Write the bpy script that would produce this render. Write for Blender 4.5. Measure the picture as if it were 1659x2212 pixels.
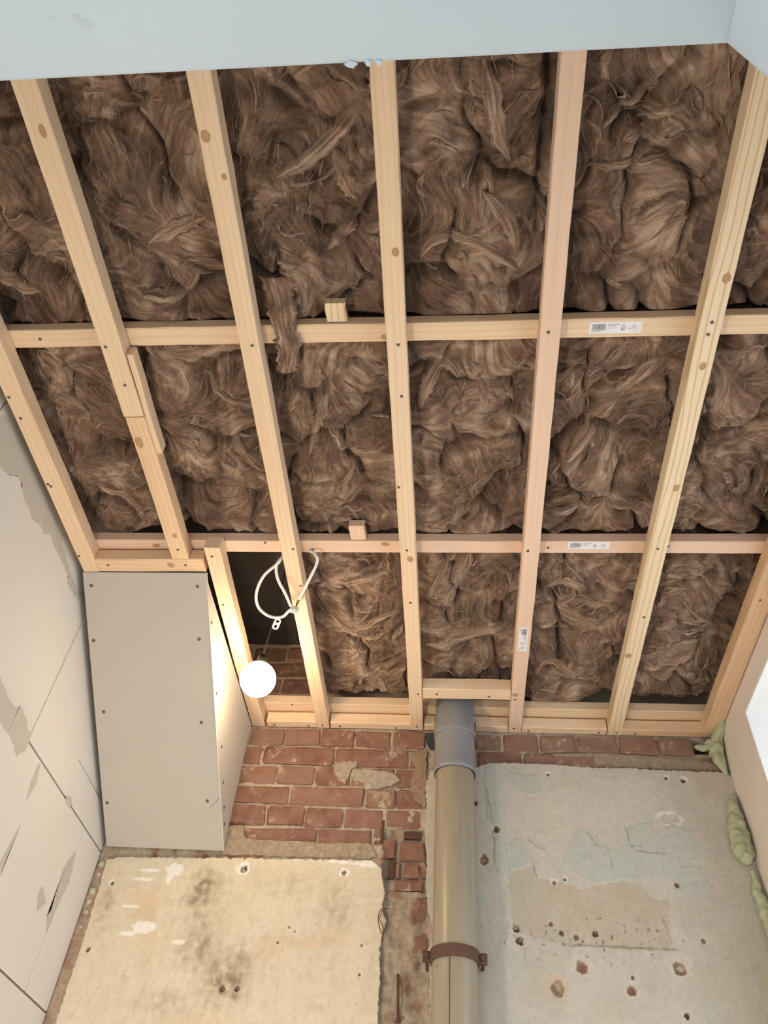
import bpy, bmesh, math, random
import numpy as np
from mathutils import Matrix, Vector

random.seed(7)
for o in list(bpy.data.objects):
    bpy.data.objects.remove(o)
SC = bpy.context.scene
COL = SC.collection

# ------------------------------------------------------------------ camera
YAW, PIT, ROLL = math.radians(-7.711), math.radians(48.019), math.radians(5.733)
_f = Vector((math.sin(YAW) * math.cos(PIT), math.cos(YAW) * math.cos(PIT), math.sin(PIT)))
_r = Vector((math.cos(YAW), -math.sin(YAW), 0.0))
_u = _r.cross(_f)
_c, _s = math.cos(ROLL), math.sin(ROLL)
r2, u2 = _r * _c + _u * _s, _u * _c - _r * _s
cam_d = bpy.data.cameras.new('camera')
cam = bpy.data.objects.new('camera', cam_d)
COL.objects.link(cam)
cam.matrix_world = Matrix(((r2.x, u2.x, -_f.x, 0), (r2.y, u2.y, -_f.y, 0), (r2.z, u2.z, -_f.z, 1.5), (0, 0, 0, 1)))
cam_d.sensor_fit = 'VERTICAL'
cam_d.sensor_height = 36.0
cam_d.sensor_width = 27.0
cam_d.lens = 1694.44 / 2212.0 * 36.0
cam_d.clip_start = 0.01
SC.camera = cam

# ------------------------------------------------------------------ sky, exposure
world = bpy.data.worlds.new('overcast_sky')
SC.world = world
world.use_nodes = True
bg = world.node_tree.nodes['Background']
bg.inputs[0].default_value = (0.91, 0.955, 1.0, 1)
bg.inputs[1].default_value = 2.2
SC.view_settings.view_transform = 'Standard'
SC.view_settings.look = 'None'
SC.view_settings.gamma = 1.0
SC.view_settings.use_curve_mapping = False
SC.view_settings.exposure = 0.04
BULB_STRENGTH = 46.0
WORK_LAMP_STRENGTH = 370.0

# ------------------------------------------------------------------ helpers
def srgb(r, g, b):
    def c(v):
        v /= 255.0
        return v / 12.92 if v <= 0.04045 else ((v + 0.055) / 1.055) ** 2.4
    return (c(r), c(g), c(b), 1.0)

def link(o, parent=None, M=None):
    COL.objects.link(o)
    M = M if M is not None else Matrix.Identity(4)
    if parent is not None:
        o.parent = parent
        o.matrix_parent_inverse = parent.matrix_basis.inverted()
    o.matrix_basis = M
    return o

def tag(o, label=None, cat=None, group=None, kind=None):
    if label: o['label'] = label
    if cat: o['category'] = cat
    if group: o['group'] = group
    if kind: o['kind'] = kind
    return o

def T(x, y, z, rz=0.0):
    return Matrix.Translation((x, y, z)) @ Matrix.Rotation(rz, 4, 'Z')

def empty(name, loc):
    return link(bpy.data.objects.new(name, None), None, T(*loc))

def from_lists(name, verts, faces, mat, parent=None, M=None, smooth=False):
    me = bpy.data.meshes.new(name)
    me.from_pydata([tuple(v) for v in verts], [], [tuple(f) for f in faces])
    if smooth:
        me.polygons.foreach_set('use_smooth', [True] * len(me.polygons))
    me.materials.append(mat)
    me.update()
    return link(bpy.data.objects.new(name, me), parent, M)

def from_bm(name, bm, mat, parent=None, M=None, smooth=False):
    me = bpy.data.meshes.new(name)
    bm.normal_update()
    bm.to_mesh(me); bm.free()
    if smooth:
        me.polygons.foreach_set('use_smooth', [True] * len(me.polygons))
    me.materials.append(mat)
    return link(bpy.data.objects.new(name, me), parent, M)

def recentre(o):
    """move a top-level mesh's origin to the low centre of its bounds"""
    me = o.data
    n = len(me.vertices); a = np.empty(n * 3, np.float32); me.vertices.foreach_get('co', a)
    a = a.reshape(-1, 3); c = (a.min(0) + a.max(0)) / 2; c[2] = a[:, 2].min()
    a -= c; me.vertices.foreach_set('co', a.ravel()); me.update()
    o.matrix_basis = o.matrix_basis @ Matrix.Translation(Vector([float(v) for v in c]))
    return o

def grid_mesh(name, P, mat, parent=None, keep=None, col=None, smooth=True, skirt=None):
    """P: (n,m,3) points. keep: (n-1,m-1) mask. skirt: vector to extrude the rim along."""
    n, m = P.shape[:2]
    idx = np.arange(n * m).reshape(n, m)
    q = np.stack([idx[:-1, :-1], idx[1:, :-1], idx[1:, 1:], idx[:-1, 1:]], -1)
    if keep is not None:
        q = q[keep]
    q = q.reshape(-1, 4)
    V = P.reshape(-1, 3)
    if skirt is not None:
        e = np.concatenate([q[:, [0, 1]], q[:, [1, 2]], q[:, [2, 3]], q[:, [3, 0]]])
        key = np.minimum(e[:, 0], e[:, 1]).astype(np.int64) * (n * m) + np.maximum(e[:, 0], e[:, 1])
        _, inv, cnt = np.unique(key, return_inverse=True, return_counts=True)
        b = e[cnt[inv] == 1]
        bv, bi = np.unique(b, return_inverse=True)
        bi = bi.reshape(-1, 2) + len(V)
        V = np.concatenate([V, V[bv] + np.array(skirt)])
        q = np.concatenate([q, np.stack([b[:, 1], b[:, 0], bi[:, 0], bi[:, 1]], -1)])
        if col is not None:
            col = np.concatenate([col.reshape(-1, col.shape[-1]), col.reshape(-1, col.shape[-1])[bv]])
    used = np.zeros(len(V), bool); used[q.ravel()] = True
    mp = np.cumsum(used) - 1
    V = V[used]; q = mp[q]
    me = bpy.data.meshes.new(name)
    me.vertices.add(len(V)); me.vertices.foreach_set('co', V.astype(np.float32).ravel())
    me.loops.add(q.size); me.loops.foreach_set('vertex_index', q.astype(np.int32).ravel())
    me.polygons.add(len(q)); me.polygons.foreach_set('loop_start', np.arange(0, q.size, 4, dtype=np.int32))
    me.polygons.foreach_set('loop_total', np.full(len(q), 4, np.int32))
    me.update(calc_edges=True)
    if smooth:
        me.polygons.foreach_set('use_smooth', np.ones(len(q), bool))
    if col is not None:
        c = col.reshape(-1, col.shape[-1])[used]
        rgba = np.ones((len(c), 4), np.float32); rgba[:, :c.shape[1]] = c
        at = me.color_attributes.new('tint', 'FLOAT_COLOR', 'POINT')
        at.data.foreach_set('color', rgba.ravel())
    me.materials.append(mat)
    return link(bpy.data.objects.new(name, me), parent)

def chamfer_box(x0, x1, y0, y1, z0, z1, bev=0.002, seg=1):
    bm = bmesh.new()
    bmesh.ops.create_cube(bm, size=1.0)
    for v in bm.verts:
        v.co = ((x0 + x1) / 2 + v.co.x * (x1 - x0), (y0 + y1) / 2 + v.co.y * (y1 - y0), (z0 + z1) / 2 + v.co.z * (z1 - z0))
    if bev > 0:
        bmesh.ops.bevel(bm, geom=bm.edges[:], offset=bev, segments=seg, affect='EDGES', profile=0.6)
    return bm

def plain_boxes(bs):
    V, F = [], []
    for (x0, x1, y0, y1, z0, z1) in bs:
        b = len(V)
        V += [(x0, y0, z0), (x1, y0, z0), (x1, y1, z0), (x0, y1, z0), (x0, y0, z1), (x1, y0, z1), (x1, y1, z1), (x0, y1, z1)]
        F += [(b, b + 3, b + 2, b + 1), (b + 4, b + 5, b + 6, b + 7), (b, b + 1, b + 5, b + 4), (b + 1, b + 2, b + 6, b + 5), (b + 2, b + 3, b + 7, b + 6), (b + 3, b, b + 4, b + 7)]
    return V, F

def spline(pts, n):
    """Catmull-Rom through pts, n samples per span"""
    p = np.array(pts, float)
    p = np.vstack([2 * p[0] - p[1], p, 2 * p[-1] - p[-2]])
    out = []
    for i in range(1, len(p) - 2):
        for k in range(n):
            t = k / n
            out.append(0.5 * ((2 * p[i]) + (-p[i - 1] + p[i + 1]) * t + (2 * p[i - 1] - 5 * p[i] + 4 * p[i + 1] - p[i + 2]) * t * t + (-p[i - 1] + 3 * p[i] - 3 * p[i + 1] + p[i + 2]) * t ** 3))
    out.append(p[-2])
    return np.array(out)

def tube_lists(path, rad, seg=10, cap=True):
    path = np.asarray(path, float)
    n = len(path)
    rad = np.broadcast_to(np.asarray(rad, float), (n,))
    t = np.gradient(path, axis=0); t /= np.linalg.norm(t, axis=1)[:, None] + 1e-12
    ref = np.array([0.0, 0, 1]) if abs(t[0][2]) < 0.9 else np.array([1.0, 0, 0])
    V, F = [], []
    u = np.cross(t[0], ref); u /= np.linalg.norm(u)
    for i in range(n):
        u = u - t[i] * (u @ t[i]); u /= np.linalg.norm(u)
        w = np.cross(t[i], u)
        for k in range(seg):
            a = 2 * math.pi * k / seg
            V.append(path[i] + rad[i] * (math.cos(a) * u + math.sin(a) * w))
    for i in range(n - 1):
        for k in range(seg):
            a, b = i * seg + k, i * seg + (k + 1) % seg
            F.append((a, b, b + seg, a + seg))
    if cap:
        F.append(tuple(range(seg))[::-1]); F.append(tuple(range((n - 1) * seg, n * seg)))
    return V, F

def lathe_lists(prof, cx, cy, seg=40, zaxis=True, cap=False):
    V, F = [], []
    for (r, z) in prof:
        for k in range(seg):
            a = 2 * math.pi * k / seg
            V.append((cx + r * math.cos(a), cy + r * math.sin(a), z))
    for i in range(len(prof) - 1):
        for k in range(seg):
            a, b = i * seg + k, i * seg + (k + 1) % seg
            F.append((a, b, b + seg, a + seg))
    if cap:
        F.append(tuple(range(seg))[::-1]); F.append(tuple(range((len(prof) - 1) * seg, len(prof) * seg)))
    return V, F

# ---- vectorised gradient noise
_rs = np.random.RandomState(3)
_perm = _rs.permutation(256); _perm = np.concatenate([_perm, _perm])
_ga = _rs.rand(256) * 2 * np.pi
_gx, _gy = np.cos(_ga), np.sin(_ga)
def pn(x, y, seed=0):
    x = np.asarray(x, float) + seed * 17.31; y = np.asarray(y, float) + seed * 9.73
    xi = np.floor(x).astype(int); yi = np.floor(y).astype(int)
    xf = x - xi; yf = y - yi
    u = xf * xf * xf * (xf * (xf * 6 - 15) + 10); v = yf * yf * yf * (yf * (yf * 6 - 15) + 10)
    a0 = _perm[xi & 255]; a1 = _perm[(xi + 1) & 255]
    y0 = yi & 255; y1 = (yi + 1) & 255
    def g(a, yy, dx, dy):
        h = _perm[a + yy]; return _gx[h] * dx + _gy[h] * dy
    n00 = g(a0, y0, xf, yf); n10 = g(a1, y0, xf - 1, yf); n01 = g(a0, y1, xf, yf - 1); n11 = g(a1, y1, xf - 1, yf - 1)
    return 1.5 * ((n00 * (1 - u) + n10 * u) * (1 - v) + (n01 * (1 - u) + n11 * u) * v)
def fbm(x, y, seed=0, o=3):
    s = 0; a = 1.0; t = 0
    for i in range(o):
        s = s + a * pn(x * 2 ** i, y * 2 ** i, seed + i * 3); t += a; a *= 0.5
    return s / t
def worley(x, y, seed=0):
    xi = np.floor(x).astype(int); yi = np.floor(y).astype(int)
    f1 = np.full(x.shape, 9.0); f2 = f1.copy()
    for di in (-1, 0, 1):
        for dj in (-1, 0, 1):
            cx = xi + di; cy = yi + dj
            h = _perm[_perm[(cx + seed * 7) & 255] + (cy & 255)]
            h2 = _perm[h + 37]
            d = np.hypot(cx + 0.1 + 0.8 * h / 255.0 - x, cy + 0.1 + 0.8 * h2 / 255.0 - y)
            f2 = np.where(d < f1, f1, np.minimum(f2, d)); f1 = np.minimum(f1, d)
    return f1, f2
def inpoly(x, y, poly):
    r = np.zeros(x.shape, bool)
    n = len(poly)
    for i in range(n):
        (x0, y0), (x1, y1) = poly[i], poly[(i + 1) % n]
        c = ((y0 > y) != (y1 > y)) & (x < (x1 - x0) * (y - y0) / (y1 - y0 + 1e-12) + x0)
        r ^= c
    return r

# ------------------------------------------------------------------ materials
class NT:
    def __init__(self, name, rough=0.8, spec=0.3):
        self.m = bpy.data.materials.new(name); self.m.use_nodes = True
        self.t = self.m.node_tree; self.b = self.t.nodes['Principled BSDF']
        self.b.inputs['Roughness'].default_value = rough
        self.b.inputs['Specular IOR Level'].default_value = spec
    def n(self, typ, **kw):
        nd = self.t.nodes.new(typ)
        for k, v in kw.items():
            setattr(nd, k, v)
        return nd
    def l(self, a, b): self.t.links.new(a, b)
    def coords(self, scale=(1, 1, 1), kind='Object', rnd=0.0):
        tc = self.n('ShaderNodeTexCoord'); mp = self.n('ShaderNodeMapping')
        mp.inputs['Scale'].default_value = scale
        self.l(tc.outputs[kind], mp.inputs['Vector'])
        if rnd:
            oi = self.n('ShaderNodeObjectInfo'); mul = self.n('ShaderNodeMath', operation='MULTIPLY'); mul.inputs[1].default_value = rnd
            self.l(oi.outputs['Random'], mul.inputs[0])
            cb = self.n('ShaderNodeCombineXYZ')
            for i in range(3): self.l(mul.outputs[0], cb.inputs[i])
            self.l(cb.outputs[0], mp.inputs['Location'])
        return mp.outputs[0]
    def noise(self, vec, scale, detail=4, rough=0.55, dist=0.0):
        nd = self.n('ShaderNodeTexNoise'); nd.inputs['Scale'].default_value = scale
        nd.inputs['Detail'].default_value = detail; nd.inputs['Roughness'].default_value = rough; nd.inputs['Distortion'].default_value = dist
        self.l(vec, nd.inputs['Vector']); return nd.outputs['Fac']
    def ramp(self, fac, stops):
        nd = self.n('ShaderNodeValToRGB'); e = nd.color_ramp.elements
        while len(e) < len(stops): e.new(0.5)
        for i, (p, c) in enumerate(stops):
            e[i].position = p; e[i].color = c if len(c) == 4 else (*c, 1)
        self.l(fac, nd.inputs[0]); return nd.outputs[0]
    def mix(self, fac, a, b, mode='MIX'):
        nd = self.n('ShaderNodeMix', data_type='RGBA', blend_type=mode)
        for s, v in ((nd.inputs[0], fac), (nd.inputs[6], a), (nd.inputs[7], b)):
            if hasattr(v, 'is_linked'): self.l(v, s)
            else: s.default_value = v
        return nd.outputs[2]
    def color(self, c):
        if hasattr(c, 'is_linked'): self.l(c, self.b.inputs['Base Color'])
        else: self.b.inputs['Base Color'].default_value = c
    def bump(self, h, strength=0.3, dist=0.002):
        nd = self.n('ShaderNodeBump'); nd.inputs['Strength'].default_value = strength; nd.inputs['Distance'].default_value = dist
        self.l(h, nd.inputs['Height']); self.l(nd.outputs[0], self.b.inputs['Normal'])

def mat_wood(name, base, dark, cath=0.5):
    k = NT(name, 0.62, 0.25)
    v1 = k.coords((1.3, 26, 26), rnd=7.0)
    v2 = k.coords((2.0, 130, 130), rnd=3.0)
    v3 = k.coords((2.6, 15, 15), rnd=11.0)
    w = k.n('ShaderNodeTexWave', wave_type='BANDS', bands_direction='Y')
    w.inputs['Scale'].default_value = 1.5; w.inputs['Distortion'].default_value = 9.0; w.inputs['Detail'].default_value = 3.0; w.inputs['Detail Scale'].default_value = 0.45
    k.l(v3, w.inputs['Vector'])
    g1 = k.noise(v1, 1.0, 3); g2 = k.noise(v2, 1.0, 2)
    c = k.mix(k.ramp(g1, [(0.3, (0, 0, 0)), (0.75, (1, 1, 1))]), base, dark)
    c = k.mix(k.ramp(w.outputs['Fac'], [(0.72, (0, 0, 0)), (0.97, (cath,) * 3)]), c, (dark[0] * 0.82, dark[1] * 0.74, dark[2] * 0.62, 1))
    c = k.mix(k.ramp(g2, [(0.35, (0.0,) * 3), (0.7, (0.18,) * 3)]), c, (base[0] * 0.72, base[1] * 0.62, base[2] * 0.5, 1))
    k.color(c); k.bump(g2, 0.15, 0.001)
    return k.m

def mat_simple(name, col, rough=0.7, spec=0.3, var=0.12, scale=30, bump=0.0, metal=0.0, kind='Object'):
    k = NT(name, rough, spec)
    v = k.coords((1, 1, 1), kind)
    f = k.noise(v, scale, 5)
    k.color(k.mix(f, tuple(c * (1 - var) for c in col[:3]) + (1,), tuple(min(1, c * (1 + var)) for c in col[:3]) + (1,)))
    k.b.inputs['Metallic'].default_value = metal
    if bump: k.bump(k.noise(v, scale * 4, 4), bump, 0.002)
    return k.m

def mat_tint(name, rough, bumps, gain=0.25, sheen=0.0):
    """base colour from the mesh's own tint layer, broken up by procedural noise"""
    k = NT(name, rough, 0.2)
    a = k.n('ShaderNodeVertexColor'); a.layer_name = 'tint'
    v = k.coords((1, 1, 1))
    f = k.noise(v, bumps[0], 6, 0.65)
    r = k.ramp(f, [(0.25, (1 - gain,) * 3), (0.75, (1 + gain * 0.4,) * 3)])
    k.color(k.mix(1.0, a.outputs[0], r, 'MULTIPLY'))
    f2 = k.noise(v, bumps[1], 5, 0.7)
    k.bump(f2, bumps[2], bumps[3])
    if sheen:
        k.b.inputs['Sheen Weight'].default_value = sheen; k.b.inputs['Sheen Roughness'].default_value = 0.6
        k.b.inputs['Sheen Tint'].default_value = (1, 0.9, 0.8, 1)
    return k.m

WOODS = [mat_wood('pine_cream', (0.82, 0.64, 0.46, 1), (0.77, 0.57, 0.385, 1), 0.3),
         mat_wood('pine_pink', (0.80, 0.60, 0.47, 1), (0.76, 0.54, 0.41, 1), 0.15),
         mat_wood('pine_grained', (0.82, 0.68, 0.49, 1), (0.77, 0.61, 0.42, 1), 0.9),
         mat_wood('pine_orange', (0.78, 0.575, 0.39, 1), (0.71, 0.48, 0.30, 1), 0.4)]
M_KNOT = mat_simple('knot_brown', (0.46, 0.275, 0.15), 0.6, 0.3, 0.3, 300)
M_SCREW = mat_simple('screw_steel', (0.16, 0.13, 0.10), 0.45, 0.5, 0.3, 400, metal=0.6)
M_WOOL = mat_tint('brown_mineral_wool', 1.0, (160, 420, 0.6, 0.0025), 0.30, 0.15)
M_FIBRE = mat_simple('pale_wool_fibre', (0.52, 0.40, 0.30), 0.9, 0.2, 0.2, 40)
M_PLASTER = mat_tint('old_plaster', 0.9, (70, 260, 0.25, 0.0015), 0.14)
M_RUBBLE = mat_tint('rough_mortar', 0.95, (90, 330, 0.7, 0.004), 0.35)
M_PAINT = mat_simple('white_painted_board', (0.49, 0.565, 0.615), 0.55, 0.3, 0.035, 5, bump=0.03)
M_BOARD = mat_simple('grey_plasterboard', (0.50, 0.465, 0.415), 0.85, 0.15, 0.04, 6, bump=0.03)
M_BOARD_EDGE = mat_simple('board_paper_edge', (0.70, 0.66, 0.60), 0.9, 0.1, 0.05, 50)
M_DECK = mat_simple('dark_roof_felt', (0.06, 0.052, 0.048), 0.9, 0.2, 0.3, 12)
M_PVC = mat_simple('grey_pvc', (0.25, 0.255, 0.27), 0.38, 0.5, 0.05, 9)
M_BLACK = mat_simple('dark_felt_scrap', (0.05, 0.055, 0.065), 0.7, 0.3, 0.3, 60)
M_PLUG = mat_simple('dark_wood_plug', (0.10, 0.06, 0.04), 0.9, 0.2, 0.4, 60)
M_HOLDER = mat_simple('black_bakelite', (0.012, 0.011, 0.010), 0.4, 0.3, 0.1, 30)
M_CABLE = mat_simple('white_flex', (0.80, 0.79, 0.77), 0.4, 0.4, 0.04, 20)
M_CLEAR = mat_simple('milky_plastic', (0.66, 0.62, 0.58), 0.35, 0.5, 0.1, 90)
M_RUST = mat_simple('rusty_iron', (0.115, 0.062, 0.042), 0.75, 0.35, 0.5, 110, bump=0.4)
M_FLOOR = mat_simple('concrete_floor', (0.42, 0.41, 0.39), 0.8, 0.2, 0.12, 6, bump=0.1)
M_RWALL = mat_simple('pinkish_plaster', (0.74, 0.665, 0.61), 0.85, 0.2, 0.06, 9, bump=0.06)
M_FRAME = mat_simple('white_window_frame', (0.85, 0.86, 0.87), 0.4, 0.4, 0.02, 5)
M_STICKER = mat_simple('white_sticker', (0.80, 0.80, 0.83), 0.4, 0.4, 0.02, 40)
M_INK = mat_simple('grey_ink', (0.12, 0.12, 0.13), 0.6, 0.3, 0.1, 50)
M_HOLE = mat_simple('dark_hole', (0.05, 0.035, 0.025), 0.95, 0.1, 0.3, 200)

def m_foam():
    k = NT('green_expanding_foam', 0.7, 0.3)
    v = k.coords()
    k.color(k.ramp(k.noise(v, 22, 4), [(0.3, (0.36, 0.39, 0.25)), (0.7, (0.50, 0.53, 0.37))]))
    k.bump(k.noise(v, 130, 4), 0.5, 0.003); return k.m
M_FOAM = m_foam()

def m_block():
    k = NT('white_gypsum_block', 0.85, 0.2)
    v = k.coords((1, 1, 1), 'Object', 5.0)
    big = k.noise(v, 3.0, 3); fine = k.noise(v, 60, 4); sp = k.noise(v, 26, 2)
    c = k.mix(big, (0.68, 0.65, 0.605, 1), (0.745, 0.715, 0.67, 1))
    c = k.mix(k.ramp(sp, [(0.70, (0, 0, 0)), (0.80, (0.45,) * 3)]), c, (0.52, 0.46, 0.38, 1))
    k.color(c)
    vo = k.n('ShaderNodeTexVoronoi'); vo.inputs['Scale'].default_value = 150; k.l(v, vo.inputs['Vector'])
    s = k.n('ShaderNodeMath', operation='ADD'); k.l(vo.outputs['Distance'], s.inputs[0]); k.l(fine, s.inputs[1])
    k.bump(s.outputs[0], 0.12, 0.001); return k.m
M_BLOCK = m_block()
M_FILLER = mat_simple('grey_filler', (0.53, 0.505, 0.445), 0.9, 0.15, 0.08, 25, bump=0.1)

def m_brick():
    k = NT('red_brown_brick', 0.92, 0.15)
    v = k.coords((1, 1, 1), 'Object', 9.0)
    oi = k.n('ShaderNodeObjectInfo')
    base = k.ramp(oi.outputs['Random'], [(0.0, (0.185, 0.090, 0.066)), (0.45, (0.225, 0.114, 0.083)), (0.8, (0.25, 0.134, 0.10)), (1.0, (0.225, 0.148, 0.112))])
    mott = k.noise(v, 24, 5, 0.6)
    c = k.mix(k.ramp(mott, [(0.3, (0, 0, 0)), (0.75, (0.6,) * 3)]), base, (0.38, 0.235, 0.17, 1))
    smear = k.noise(v, 19, 6, 0.72, 0.6)
    c = k.mix(k.ramp(smear, [(0.57, (0, 0, 0)), (0.68, (0.8,) * 3)]), c, (0.60, 0.50, 0.38, 1))
    k.color(c); k.bump(k.noise(v, 160, 5, 0.7), 0.5, 0.003); return k.m
M_BRICK = m_brick()

def m_oldpipe():
    k = NT('yellowed_old_pipe', 0.33, 0.5)
    v = k.coords((14, 14, 0.9)); v2 = k.coords((60, 60, 5)); v3 = k.coords((90, 90, 26))
    c = k.ramp(k.noise(v, 1.0, 4), [(0.30, (0.27, 0.23, 0.155)), (0.5, (0.35, 0.305, 0.215)), (0.72, (0.36, 0.33, 0.265))])
    c = k.mix(k.ramp(k.noise(v2, 1.0, 4), [(0.60, (0, 0, 0)), (0.75, (0.45,) * 3)]), c, (0.24, 0.20, 0.14, 1))
    c = k.mix(k.ramp(k.noise(v3, 1.0, 3), [(0.70, (0, 0, 0)), (0.76, (0.8,) * 3)]), c, (0.09, 0.07, 0.05, 1))
    k.color(c); return k.m
M_OLDPIPE = m_oldpipe()

def m_glass():
    m = bpy.data.materials.new('window_glass'); m.use_nodes = True
    t = m.node_tree; t.nodes.clear()
    o = t.nodes.new('ShaderNodeOutputMaterial'); mx = t.nodes.new('ShaderNodeMixShader')
    tr = t.nodes.new('ShaderNodeBsdfTransparent'); gl = t.nodes.new('ShaderNodeBsdfGlossy')
    gl.inputs['Roughness'].default_value = 0.02; mx.inputs[0].default_value = 0.05
    t.links.new(tr.outputs[0], mx.inputs[1]); t.links.new(gl.outputs[0], mx.inputs[2]); t.links.new(mx.outputs[0], o.inputs[0])
    return m
M_GLASS = m_glass()
def m_emit(name, col, s):
    m = bpy.data.materials.new(name); m.use_nodes = True
    b = m.node_tree.nodes['Principled BSDF']; b.inputs['Base Color'].default_value = (0.9, 0.88, 0.84, 1)
    b.inputs['Emission Color'].default_value = col; b.inputs['Emission Strength'].default_value = s
    return m

# ------------------------------------------------------------------ room shell
WY = 2.18            # brick face of the end wall
ZC = 2.90            # underside of the lower battens
XL, XR = -1.01, 0.81 # faces of the side walls
def struct(o): o['kind'] = 'structure'; return o

struct(from_lists('floor', *plain_boxes([(-2.6, 2.4, -4.5, 2.6, -0.1, 0.0)]), M_FLOOR))
struct(from_lists('ceiling', *plain_boxes([(XL - 0.3, XR + 0.3, -0.1, WY + 0.3, 3.24, 3.30)]), M_DECK))
# wall with the wide opening the camera looks up through: lintel, right pier
bm = bmesh.new()
for b in ((XL - 0.25, 1.6, -0.12, 0.208, 2.50, 3.30), (0.295, 1.6, -0.12, 0.208, 0.0, 2.50)):
    c = chamfer_box(*b, bev=0.003, seg=2); me = bpy.data.meshes.new('t'); c.to_mesh(me); c.free(); bm.from_mesh(me); bpy.data.meshes.remove(me)
front = struct(from_bm('wall_front', bm, M_PAINT, smooth=False))
# plaster dribbles on the lintel's far lower edge, smudges on its underside
M_SMUDGE = mat_simple('grey_smudge', (0.47, 0.54, 0.575), 0.7, 0.2, 0.15, 80)
def ragged_plate(name, poly, mat, parent, to3, th=0.0008, jit=0.003, sub=5, seed=0):
    """thin piece with a torn outline; poly in 2-D, to3(a, b, h) gives the world point at height h off the face"""
    pts = []
    n = len(poly)
    rr = random.Random(seed)
    for i in range(n):
        a, b = poly[i], poly[(i + 1) % n]
        for k in range(sub):
            t = k / sub
            pts.append((a[0] + (b[0] - a[0]) * t + rr.uniform(-jit, jit), a[1] + (b[1] - a[1]) * t + rr.uniform(-jit, jit)))
    bm = bmesh.new()
    top = [bm.verts.new(to3(x, y, th)) for x, y in pts]; bot = [bm.verts.new(to3(x, y, -0.0005)) for x, y in pts]
    bm.faces.new(top)
    for i in range(len(pts)):
        j = (i + 1) % len(pts); bm.faces.new((top[j], top[i], bot[i], bot[j]))
    bmesh.ops.triangulate(bm, faces=[bm.faces[0]] if False else [f for f in bm.faces if len(f.verts) > 4])
    bmesh.ops.recalc_face_normals(bm, faces=bm.faces[:])
    return from_bm(name, bm, mat, parent)
for i, pg in enumerate(([(-0.425,0.153),(-0.412,0.160),(-0.404,0.157),(-0.408,0.151),(-0.418,0.149)], [(-0.432,0.146),(-0.424,0.150),(-0.416,0.147),(-0.424,0.144)], [(-0.455,0.146),(-0.448,0.148),(-0.444,0.145)])):
    ragged_plate('smudge', pg, M_SMUDGE, front, lambda a, b, h: (a, b, 2.5 - h), 0.0002, 0.0012, 4, i + 60)
for i, (x, w) in enumerate(((-0.118, 0.016), (-0.098, 0.007), (-0.086, 0.006))):
    ragged_plate('plaster_dribble', [(x - w / 2, 0.2075), (x - w / 4, 0.2115), (x + w / 4, 0.2125), (x + w / 2, 0.2075), (x, 0.2055)], M_PAINT, front, lambda a, b, h: (a, b, 2.5 - h), 0.003, 0.001, 3, i)

# --- left wall of gypsum blocks, courses 0.405 m high
M_JOINT = mat_simple('dark_joint', (0.24, 0.205, 0.165), 0.95, 0.1, 0.2, 60)
lw = struct(from_lists('wall_left', *plain_boxes([(XL - 0.14, XL - 0.006, -0.118, WY + 0.2, 0, 3.26)]), M_JOINT))
def block(y0, y1, z0, z1, off):
    g = 0.0017
    o = from_bm('block', chamfer_box(-0.05, 0.0, -(y1 - y0) / 2 + g, (y1 - y0) / 2 - g, -(z1 - z0) / 2 + g * 1.4, (z1 - z0) / 2 - g * 1.4, 0.002), M_BLOCK, lw,
                T(XL + off, (y0 + y1) / 2, (z0 + z1) / 2))
    return o
ymin = -0.115
for z0, z1, js in ((2.47, 3.24, (1.592, 0.94, 0.29, -0.36)), (2.065, 2.47, (2.027, 1.377, 0.727, 0.077, -0.57)), (1.66, 2.065, (1.70, 1.05, 0.40, -0.25)),
                   (1.255, 1.66, (2.027, 1.377, 0.727, 0.077)), (0.85, 1.255, (1.70, 1.05, 0.40, -0.25)), (0.445, 0.85, (2.027, 1.377, 0.727, 0.077)), (0.0, 0.445, (1.70, 1.05, 0.40, -0.25))):
    e = [2.172] + [j for j in js if j > 0] + [ymin]
    for i in range(len(e) - 1):
        block(e[i + 1], e[i], z0, z1, random.uniform(-0.0006, 0.0))
PA = [(0.947,2.887),(0.987,2.920),(1.131,2.922),(1.215,2.919),(1.307,2.914),(1.337,2.901),(1.391,2.886),(1.433,2.877),(1.493,2.874),(1.538,2.888),(1.531,2.855),(1.497,2.850),(1.452,2.846),(1.439,2.863),(1.392,2.861),(1.354,2.863),(1.316,2.864),(1.294,2.870),(1.277,2.847),(1.249,2.850),(1.216,2.833),(1.184,2.838),(1.155,2.835),(1.113,2.854),(1.088,2.849),(1.067,2.823),(1.034,2.809),(0.95,2.80),(0.90,2.84)]
PB = [(1.384,2.497),(1.442,2.486),(1.486,2.488),(1.502,2.502),(1.536,2.501),(1.587,2.481),(1.601,2.453),(1.574,2.415),(1.529,2.431),(1.479,2.430),(1.454,2.435),(1.36,2.44),(1.30,2.47)]
PS = [[(2.020,2.399),(2.045,2.334),(2.025,2.245),(2.020,2.194),(1.992,2.224),(2.001,2.244),(1.985,2.338),(2.010,2.390)],
      [(1.683,2.462),(1.700,2.421),(1.690,2.364),(1.675,2.412),(1.673,2.456)], [(1.915,2.266),(1.963,2.245),(1.933,2.213),(1.907,2.246)],
      [(1.708,2.319),(1.709,2.243),(1.714,2.203),(1.691,2.223),(1.699,2.270)], [(1.86,2.474),(1.885,2.485),(1.905,2.476),(1.895,2.459),(1.87,2.461)]]
for i, pgn in enumerate([PA, PB] + PS):
    ragged_plate('filler_patch', pgn, M_FILLER, lw, lambda a, b, h: (XL + h, a, b), 0.0005, 0.003 if i < 2 else 0.0007, 6 if i < 2 else 3, i + 5)
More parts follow.
